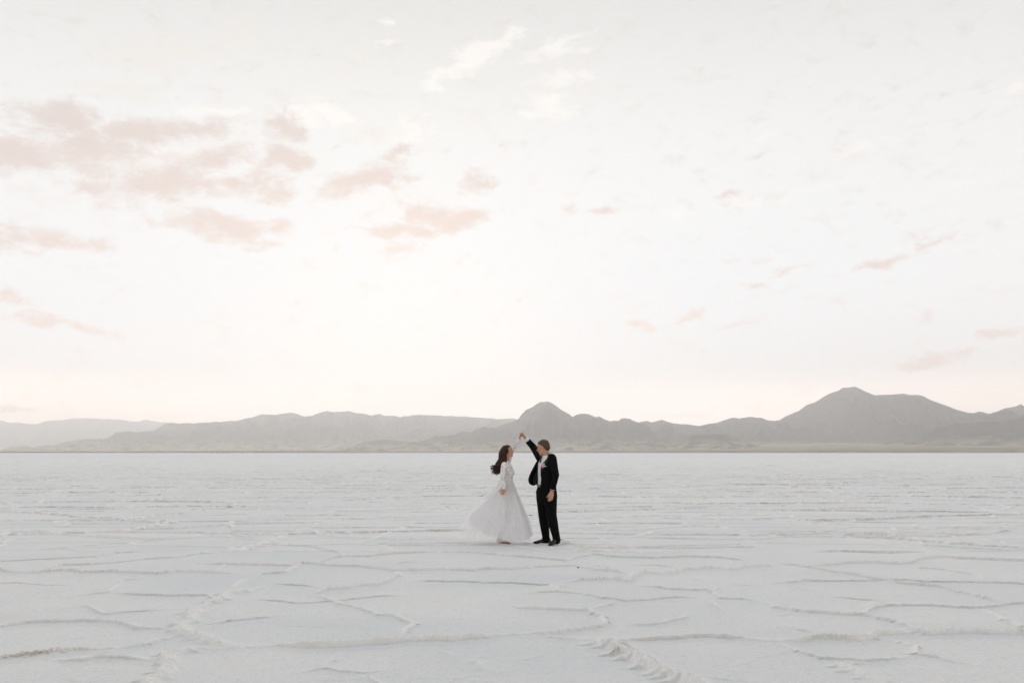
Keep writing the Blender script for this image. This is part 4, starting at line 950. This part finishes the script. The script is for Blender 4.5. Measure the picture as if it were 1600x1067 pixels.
    M.loft([P(-.05, 0, .05), P(-.075, 0, -.04), V(-.055, 0, 1.44), V(-.08, 0, 1.36), V(-.115, -.01, 1.29)], [(.045, .06), (.045, .075), (.050, .085), (.050, .080), (.025, .05)], ref=(0, 1, 0), n=18)
    # loose curls
    for key in ([V(-.10, -.09, 1.36), V(-.15, -.10, 1.31), V(-.19, -.10, 1.30), V(-.215, -.09, 1.285), V(-.24, -.08, 1.305), V(-.25, -.08, 1.30)], [V(-.03, -.12, 1.36), V(-.005, -.14, 1.31), V(.012, -.15, 1.285), V(.012, -.15, 1.255), V(-.004, -.15, 1.245)],
                [V(-.05, -.12, 1.36), V(-.03, -.13, 1.31), V(-.02, -.14, 1.27), V(-.035, -.14, 1.24)], [V(-.16, -.05, 1.27), V(-.20, -.06, 1.235), V(-.235, -.06, 1.235), V(-.245, -.05, 1.25)]):
        pts = [cr(key, i / 14) for i in range(15)]; M.loft(pts, [.0065 * (1 - .6 * i / 14) for i in range(15)], n=7)
    M.build('hair', HM, root)
    # flat tan sandals
    ST = cloth('tan_leather', (.36, .19, .10), .55, .15)
    for (hx, hy, tx, ty) in ((-.145, -.05, .085, -.07), (-.17, .07, .05, .06)):
        M = MB(); a = V(hx, hy, 0); b = V(tx, ty, 0); d_ = (b - a).normalized(); s_ = V(-d_.y, d_.x, 0); rows = []
        for t, w in ((0, .018), (.08, .028), (.3, .031), (.5, .03), (.72, .038), (.9, .034), (1, .014)):
            q = a.lerp(b, t); rows.append([q + s_ * w + V(0, 0, .003), q + s_ * w + V(0, 0, .012), q - s_ * w + V(0, 0, .012), q - s_ * w + V(0, 0, .003)])
        M.sheet(rows, closed=True); M.f.append((3, 2, 1, 0)); nn = len(M.v); M.f.append((nn - 4, nn - 3, nn - 2, nn - 1))
        sd_ = M.build('sandal', ST, root)
        for t, hgt, w in ((.74, .038, .041), (.26, .095, .034), (.40, .075, .034)):
            M = MB(); q = a.lerp(b, t); pts = [q + s_ * w * math.cos(an) + V(0, 0, .008 + hgt * math.sin(an)) for an in np.linspace(0, math.pi, 12)]
            M.loft(pts, [(.003, .007)] * 12, ref=d_, n=8)
            M.build('strap', ST, sd_)
    return root
build_man()
build_bride()
# ------------------------------------------------------------------ small far things
def rock_thing(name, label, cat, loc, size, mat, seed, group=None):
    random.seed(seed); M = MB(); M.ell((0, 0, size[2] * .35), size, n=28, m=18)
    for i, p in enumerate(M.v):
        q = 1 + .35 * (float(fbm(np.array([p.x / size[0] * 1.6 + seed]), np.array([p.y / size[1] * 1.6 + p.z / size[2] * 1.1]), 3, seed)[0]) - .5) * 2
        M.v[i] = Vector((p.x * q, p.y * q, max(-.01, p.z * q)))
    o = M.build(name, mat); o.location = loc; tag(o, label, cat, group); return o
WSALT = cloth('clean_salt', (.86, .85, .83), .8, .05, 20, .3); DMUD = cloth('dark_mud', (.15, .12, .10), .9, .3, 30, .4)
x, y = gp(1240, 762)
rock_thing('salt_lump', 'small bright white salt lump alone on the far flat to the right', 'salt lump', (x, y, .02), (.17, .10, .12), WSALT, 3)
x, y = gp(903, 887.5)
rock_thing('clod', 'small dark stone caught in a salt ridge right of the man', 'clod', (x, y, .012), (.016, .010, .008), DMUD, 5)  # speck of dirt under the ridge, modelled as a small solid lump

def paint(name, col): return cloth(name, col, .35, .04, 2)
PD = paint('dark_paint', (.02, .022, .025)); PW = paint('white_paint', (.75, .75, .73)); GL = paint('window_glass', (.03, .035, .04)); TY = paint('tyre_rubber', (.015, .015, .015)); PG = paint('grey_paint', (.2, .2, .2))
def prism(M, prof, w, x0=0):
    n = len(prof); vs = [(x0 + px_, -w / 2, pz) for px_, pz in prof] + [(x0 + px_, w / 2, pz) for px_, pz in prof]
    fs = [tuple(range(n)), tuple(range(2 * n - 1, n - 1, -1))] + [(i + n, (i + 1) % n + n, (i + 1) % n, i) for i in range(n)]
    M.add(vs, fs)
def vehicle(px, dist, label, cat, name, L_, h_, mat, boxy=False, rz=0.0):
    r = empty(name, ((px - 800) / FPX * dist, dist, 0), rz)
    tag(r, label, cat, 'vehicles and trailers parked at the far edge of the salt')
    a = L_ / 2; M = MB()
    if boxy: prism(M, [(-a, .5), (a, .5), (a, h_ * .9), (a - .25, h_), (-a + .25, h_), (-a, h_ * .9)], 2.3)
    else: prism(M, [(-a, .4), (a, .4), (a, h_ * .5), (a - .9, h_ * .58), (a - 1.5, h_), (-a + .5, h_), (-a, h_ * .62)], 1.8)
    M.build('body', mat, r)
    M = MB()
    if boxy: M.add([(-a * .5, -1.16, h_ * .55), (a * .5, -1.16, h_ * .55), (a * .5, -1.16, h_ * .78), (-a * .5, -1.16, h_ * .78), (-a * .5, -1.14, h_ * .55), (a * .5, -1.14, h_ * .55), (a * .5, -1.14, h_ * .78), (-a * .5, -1.14, h_ * .78)], [(0, 1, 2, 3), (7, 6, 5, 4), (0, 4, 5, 1), (2, 6, 7, 3), (0, 3, 7, 4), (1, 5, 6, 2)])
    else: prism(M, [(-a + .35, h_ * .62), (a - 1.1, h_ * .6), (a - 1.55, h_ * .93), (-a + .6, h_ * .93)], 1.83)
    M.build('window', GL, r)
    for s in (-1, 1):
        for e in (-1, 1):
            M = MB(); q = Vector((s * a * .62, e * .85, .36)); M.loft([q - Vector((0, .11, 0)), q + Vector((0, .11, 0))], [.36, .36], ref=(0, 0, 1), n=14, round_ends=False); M.build('wheel', TY, r)
    return r
vehicle(331.5, 2600, 'darkest vehicle, leftmost of those on the far edge of the salt left of the couple', 'car', 'parked_car', 4.8, 2.0, PD)
vehicle(340.5, 2600, 'second dark vehicle from the left on the far edge of the salt', 'car', 'parked_car', 4.6, 1.8, PD)
vehicle(348, 2600, 'greyish low vehicle, third from the left on the far edge of the salt', 'car', 'parked_car', 4.4, 1.4, PG)
vehicle(356, 2600, 'grey vehicle, fourth from the left on the far edge of the salt', 'car', 'parked_car', 4.4, 1.5, PG)
vehicle(380, 2600, 'grey vehicle just left of the long white trailer on the far edge of the salt', 'car', 'parked_car', 4.2, 1.5, PG)
vehicle(388.5, 2600, 'long white trailer at the right end of the far parked row', 'trailer', 'trailer', 12, 2.3, PW, True)

# ------------------------------------------------------------------ the air
def build_haze():
    x0, x1, y0, y1, z0, z1 = -41000, 41000, -3600, 35000, -8.0, 1250
    M = MB(); M.add([(x0, y0, z0), (x1, y0, z0), (x1, y1, z0), (x0, y1, z0), (x0, y0, z1), (x1, y0, z1), (x1, y1, z1), (x0, y1, z1)],
                    [(3, 2, 1, 0), (4, 5, 6, 7), (0, 1, 5, 4), (1, 2, 6, 5), (2, 3, 7, 6), (3, 0, 4, 7)])
    m = bpy.data.materials.new('haze'); m.use_nodes = True; T = NT(m.node_tree)
    out = T.n('ShaderNodeOutputMaterial'); v = T.n('ShaderNodeVolumePrincipled')
    v.inputs['Color'].default_value = (.965, .96, .958, 1); v.inputs['Density'].default_value = HAZE; v.inputs['Anisotropy'].default_value = .5
    T.put(out.inputs['Volume'], v.outputs[0])
    o = M.build('haze', m); tag(o, 'thin pale haze that fades the far mountains', kind='stuff')
    for p in o.data.polygons: p.use_smooth = False
HAZE = 6.2e-5
build_haze()
